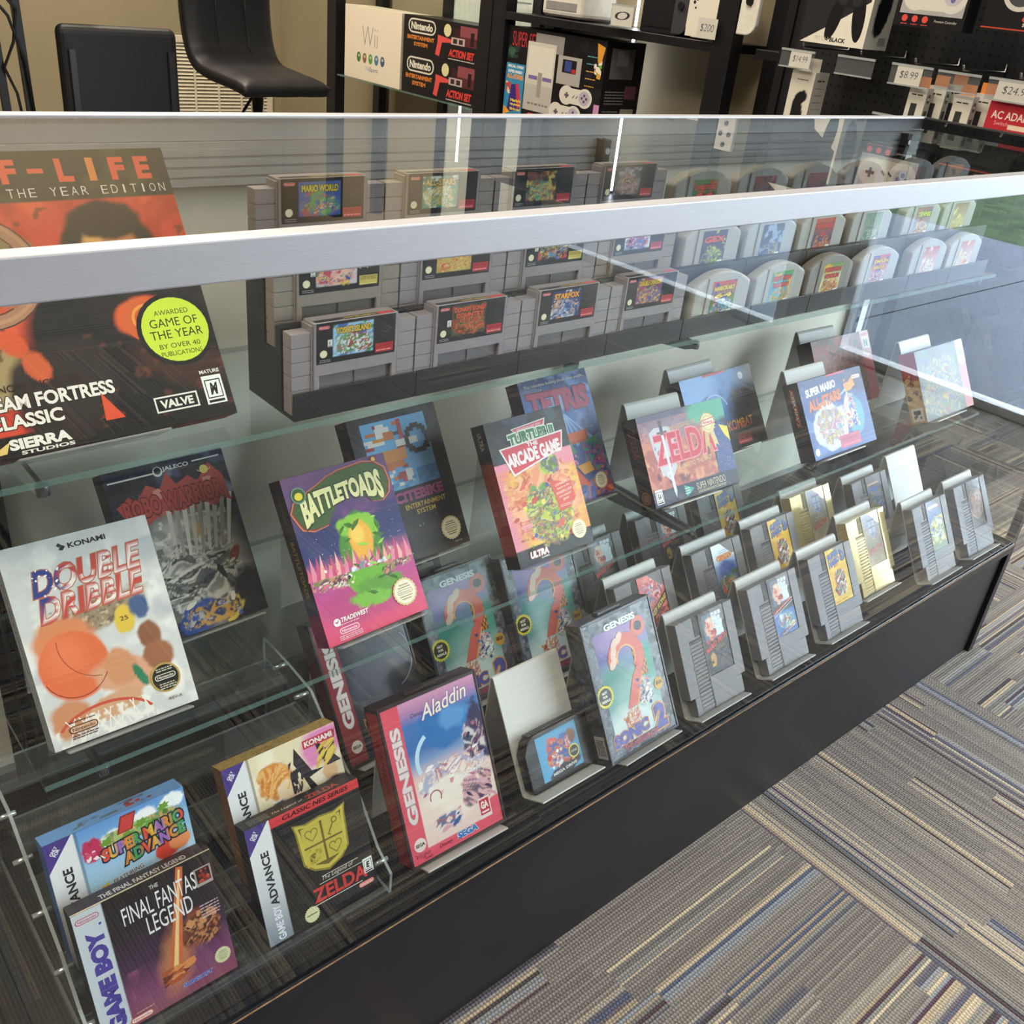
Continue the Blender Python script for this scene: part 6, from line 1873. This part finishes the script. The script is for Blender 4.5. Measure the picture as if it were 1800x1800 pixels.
def price_x(label, y_left, w_, z0, h, text, xf, card=True, hold=True, cardpos=(.3, .95)):
    o = thing('price_tag', label, 'price tag', (xf, y_left, z0), (0, 0, -math.pi / 2), 'price tags in clear holders')
    if hold:
        q = MB().box(0, w_, 0, .0015, 0, h)
        q.build('clear_holder', glass_mat('tag_holder_plastic', (.8, .82, .84), 1.6, .06), o)
        MB().box(0, w_, -.002, .003, h - .006, h).build('holder_edge', M_acryl_edge, o)
        MB().box(0, w_, -.002, .002, 0, .004).build('holder_edge', M_acryl_edge, o)
    if card:
        a, b = cardpos[0] * w_, cardpos[1] * w_
        c = Cover((b - a) * 1000, h * 900, 'c9c8bf', 6)
        if text:
            c.t(text, c.W / 2, c.H / 2, c.W * .7, c.H * .42, '3a3a40', b=-.01, sh=.12)
        c.build('card', o, (a, -.0012, h * .05), (1, 0, 0), (0, 0, 1), (0, -1, 0))
    return o


wc = thing('game_console', 'small white console with a round lid standing on the black board', 'game console', (XF + .06, 2.78, .995), (0, 0, -math.pi / 2))
M_cw = mat('console_white_plastic', 'd5d2c8', .4)
MB().box(0, .24, 0, .2, 0.004, .11).build('body', M_cw, wc, .02, 3)
MB().tube([(.12, .1, .111), (.12, .1, .119)], .075, 32).build('disc_lid', M_cw, wc)
MB().box(.03, .21, -.002, .004, .03, .06).build('front_flap', mat('console_grey', '8a8a8a', .4), wc, .001)
price_x('lit white price card below the console boards, with a tilted holder', 2.30, .12, 1.0, .075, '0', XF - .02, cardpos=(.05, .95))
bkc = thing('game_console', 'flat black console box standing on the black board', 'game console', (XF + .06, 2.22, .995), (0, 0, -math.pi / 2))
MB().box(0, .2, 0, .16, 0, .2).build('body', mat('console_black', '1c1c20', .3), bkc, .004)
MB().box(.02, .18, -.002, .001, .02, .04).build('disc_slot', M_black, bkc)


def pad_x(name, label, y_left, z0, w_, h, xf, col):
    """slim upright side grip with a stick and buttons"""
    o = thing(name, label, 'controller', (xf, y_left, z0), (0, 0, -math.pi / 2))
    n = 10
    pts = [(0, h)] + [(0, 0)] + [(w_ * .5 + w_ * .5 * math.sin(t), w_ * .5 - w_ * .5 * math.cos(t)) for t in np.linspace(0, math.pi / 2, n)] + [(w_, h)]
    MB().prism(pts, 0, .02, 'y').build('grip_body', mat('joy_' + col, col, .4), o, .004)
    MB().tube([(w_ * .5, -.008, h * .42), (w_ * .5, .001, h * .42)], .013, 16).build('stick', M_black, o)
    for dx, dz in ((0, .035), (0, -.035), (.018, 0), (-.018, 0)):
        MB().tube([(w_ * .5 + dx, -.003, h * .78 + dz), (w_ * .5 + dx, .001, h * .78 + dz)], .008, 12).build('button', M_black, o)
    return o


swc = thing('console_carton', 'white handheld console pack with a price card on its corner', 'box', (XF + .03, 1.975, 1.0), (0, 0, -math.pi / 2))
MB().prism([(.0, .03), (.03, .0), (.155, 0), (.155, .2), (0, .2)], 0, .08, 'y').build('carton', mat('console_pack_white', 'ddd8ca', .5), swc, .002)
pw = Cover(150, 195, 'ddd8ca', 5)
for dx, dy in ((0, 11), (0, -11), (11, 0), (-11, 0)):
    pw.ell('26262a', 22 + dx, 118 + dy, 6)
pw.ell('26262a', 30, 90, 4)
pw.build('cover_print', swc, (.003, 0, .003), (1, 0, 0), (0, 0, 1), (0, -1, 0))
price_x('white price card leaning on the handheld console pack', 1.885, .085, 1.0, .07, '$200', XF - .01, hold=False, cardpos=(0, 1))
pad_x('side_grip', 'pale grey side grip hanging next to the shelving post', 1.72, 1.03, .075, .24, XF - .01, 'd5d3ca')
pad_x('side_grip', 'dark grey side grip beside the white console pack', 2.05, 1.0, .07, .22, XF + .04, '3a3a40')

# ---- pegboard with hanging goods
XP = 2.81
pegw = thing('pegboard', 'tall black pegboard panel on the right hand wall', 'pegboard', (XP, .25, 0))
M_peg = mat('black_pegboard', '1b1c20', .5, noise=.12)
MB().box(0, .02, 0, 1.22, .06, 2.2).build('panel', M_peg, pegw)
MB().box(-.012, .035, -.03, 1.22, 0, .06).build('base_rail', mat('steel_base_rail', '8a8678', .45, .4), pegw)
for y in (-.03, 1.22):
    MB().box(-.012, .03, y, y + .03, 0, 2.2).build('upright', M_black, pegw)
hp = MB()
for j in range(70):
    for i in range(43):
        y, z = .03 + i * .0274, .3 + j * .0274
        if y < 1.20 and z < 1.3:
            hp.add([(-.0006, y + .0045 * math.cos(t), z + .0045 * math.sin(t)) for t in (0, 1.05, 2.09, 3.14, 4.19, 5.24)], [(0, 5, 4, 3, 2, 1)])
hp.build('peg_holes', mat('peg_hole_shadow', '060607', .9), pegw, fix=False)
M_hook = mat('zinc_hook', '9a9c9f', .3, 1)
XG = 2.56                                      # face of the hanging goods


def hook(o_label, y, z, ln=.25):
    q = MB().tube([(XP - .001, y, z + .02), (XP - .004, y, z), (XP - ln, y, z), (XP - ln - .006, y, z + .012)], .003, 8)
    return tag(q.build('peg_hook', M_hook), o_label, 'hook', 'hooks on the pegboard')


price_x('clear tag holder with a handwritten $14.99 card above the tall white pack', 1.325, .115, .972, .05, '$14.99', XG, cardpos=(.3, .92))
price_x('empty clear tag holder between the $14.99 and $8.99 tags', 1.135, .118, .975, .05, '', XG, card=False)
price_x('clear tag holder with a handwritten $8.99 card over orange-topped packs', .965, .12, .972, .053, '$8.99', XG, cardpos=(.16, .78))
price_x('empty clear tag holder left of the $24.99 tag', .83, .117, .976, .048, '', XG, card=False)
price_x('clear tag holder with a handwritten $24.99 card over the red adapter pack', .692, .135, .972, .053, '$24.99', XG, cardpos=(.2, .95))
price_x('clear tag holder low on the pegboard under the orange-topped packs', .985, .118, .848, .05, '', XG, card=False)
price_x('clear tag holder low on the pegboard under the red adapter pack', .775, .118, .846, .05, '', XG, card=False)
for nm, y, z in (('behind the $14.99 tag', 1.26, 1.03), ('behind the empty holder in the middle', 1.07, 1.03), ('behind the $8.99 tag', .905, 1.03), ('behind the empty holder at the right', .77, 1.03), ('behind the $24.99 tag', .62, 1.03)):
    hook('thin peg hook ' + nm, y, z, .24)


def hang_pack(name, label, yl, yr, zt, zb, front, xf, dep, col, cat='box', group=None, side=None, tabh=.035, tabcol=None):
    o = carton_x(name, label, yl, yr, zb, zt, front, xf, dep, col, side, cat, group)
    W = yl - yr
    q = MB().box(W * .12, W * .88, dep * .45, dep * .45 + .001, zt - zb, zt - zb + tabh)
    q.build('hang_tab', mat('tab_' + (tabcol or col), tabcol or col, .5), o)
    return o


# white pack with a black grip
nf = Cover(100, 240, 'd5d1c4', 5).blob('1d1d20', 52, 110, 24, 60, 8, .08, .06, 3).blob('1d1d20', 60, 160, 26, 20, 20, .1, .1, 4).lines('4a4a48', 28, 74, (212,), 3, 4)
ns = Cover(60, 240, 'cfcbbe', 5)
for k in range(7):
    ns.lines('8a8880', 12, 48, (190 - k * 22,), 3, k)
ns.lines('4a4a4a', 14, 46, (212,), 5, 5)
hang_pack('accessory_pack', 'tall white hanging pack with a black hand grip pictured on it', 1.285, 1.205, .968, .76, nf, XG + .02, .07, 'd2cec1', side=ns, tabcol='d2cec1')
ot = Cover(40, 120, 'd5d2c6', 4).pr('3a3a3c', 10, 20, 24, 84).lines('3a3a3a', 7, 33, (102,), 3, 5)
os_ = Cover(40, 120, 'b9b7ae', 4).ell('4a4a4c', 20, 96, 11).pr('d0cec6', 12, 93, 28, 99).pr('4a4c50', 8, 10, 32, 70)
for k, y in enumerate((.905, .872, .84)):
    hang_pack('accessory_pack', 'small white pack with an orange top under the $8.99 tag, %s of three' % ('front', 'middle', 'back')[k], y, y - .052, .974 + k * .008, .84, ot, XG + .02 + k * .035, .03, 'cfccc0', group='orange-topped packs', side=os_, tabh=.026, tabcol='e0863a')
for k, y in enumerate((.776, .744)):
    hang_pack('accessory_pack', 'small white pack with an orange top left of the red adapter pack, %s of two' % ('front', 'back')[k], y, y - .052, .972 + k * .008, .84, ot, XG + .02 + k * .04, .03, 'cfccc0', group='orange-topped packs', side=os_, tabh=.026, tabcol='e0863a')
ac = Cover(200, 110, 'b8303c', 5).pr('8a929a', 0, 0, 60, 12).t('AC ADAPTER', 88, 78, 150, 20, 'e8d8d4', b=.02).t('Switch', 48, 58, 42, 10, 'e8a8a4', b=0).pr('e8d0b8', 70, 46, 170, 58)
hang_pack('accessory_pack', 'red and white hanging adapter pack under the $24.99 tag', .674, .50, .972, .868, ac, XG + .01, .05, 'b02c38', tabcol='d8d4cc')


def cv_pitch():
    c = Cover(220, 200, '2a2a2e', 4)
    c.poly([(0, 0), (220, 0), (220, 116), (118, 60)], 'ddd9cc')
    c.ell('1a1a1c', 104, 66, 21, 58, -14).ell('1a1a1c', 182, 76, 21, 64, 8).ell('202024', 142, 128, 58, 36).ell('2c2c30', 120, 112, 15).ell('2c2c30', 164, 112, 15).pr('ddd9cc', 212, 0, 220, 200)
    c.t('PITCH', 74, 13, 46, 11, 'a8a69e', b=-.01).t('BLACK', 130, 13, 54, 11, '2a2a2c', b=.04)
    return c


def cv_pitch_side():
    c = Cover(70, 200, 'd5d1c4', 4)
    c.blob('141416', 34, 96, 20, 66, -6, .1, .08, 3).t('pdp', 50, 186, 24, 9, '3a3a3a', b=.04, sh=.2)
    for k in range(9):
        c.pr('3a3a3a', 40 + k * 2.4, 10, 41.2 + k * 2.4, 30)
    return c


for k, z in enumerate((1.045, 1.285)):
    hang_pack('controller_box', ('black and white controller box with a diagonal white corner, lower of two', 'black and white controller box with a diagonal white corner, upper of two out of reach')[k], 1.272, 1.065, z + .205, z, cv_pitch(), XG, .12, '26262a', side=cv_pitch_side(), group='black and white controller boxes', tabcol='26262a')


def cv_retro(n=0):
    c = Cover(190, 170, '1d1c1f', 4)
    if n == 0:
        c.pr('a8a8a8', 12, 30, 182, 168).pill('d0cec6', 18, 40, 178, 112).ell('d0cec6', 50, 74, 37).ell('d0cec6', 146, 74, 37).ell('b8b6be', 146, 80, 26)
        c.pr('2a2a30', 36, 74, 62, 82).pr('2a2a30', 45, 65, 53, 91)
        for dx, dy in ((0, 12), (0, -12), (-12, 0), (12, 0)):
            c.ell('6a68a0', 146 + dx, 80 + dy, 6.4)
        c.line('4a4a50', 82, 68, 94, 78, 6).line('4a4a50', 102, 68, 114, 78, 6)
        for k in range(3):
            c.ell('d8504a', 30 + k * 28, 19, 8)
            c.lines('d0504a', 22 + k * 28, 40 + k * 28, (5,), 2, k)
        c.t('Premium Controller', 142, 18, 60, 6, 'c8c4bc')
    else:
        c.pill('8a8880', 40, 46, 200, 130).ell('c8c6be', 70, 84, 40).ell('4a4a4c', 70, 84, 30)
        for k in range(3):
            c.ell(('d8504a', 'd88a4a', 'd8c04a')[k], 92 + k * 16, 30, 6)
        c.t('SUPER RED', 112, 18, 44, 8, 'd8d0c4', b=.04).pr('b84a34', 0, 5, 190, 8)
    return c


hang_pack('controller_box', 'clear-fronted grey gamepad box with three red dots', .996, .80, 1.285, 1.113, cv_retro(0), XG, .06, '1d1c1f', tabcol='1d1c1f')
hang_pack('controller_box', 'dark brown controller box with an orange line at the top right', .755, .54, 1.30, 1.125, cv_retro(1), XG, .06, '2a2220', tabcol='2a2220')
for nm, y in (('above the lower black and white box', 1.17), ('above the grey gamepad box', .90), ('above the dark brown box', .65)):
    hook('thin peg hook ' + nm, y, 1.31 if y < 1 else 1.262, .2)

q = MB().prism([(1.80, .36), (2.78, .36), (2.78, 2.5), (1.80, 2.5)], .0005, .009, 'z')
tag(q.build('floor_mat', mat('black_rubber_mat', '121316', .8, noise=.2, scale=90, bump=.2), bevel=.003), 'black rubber floor mat between the case end and the shelving', 'floor mat')
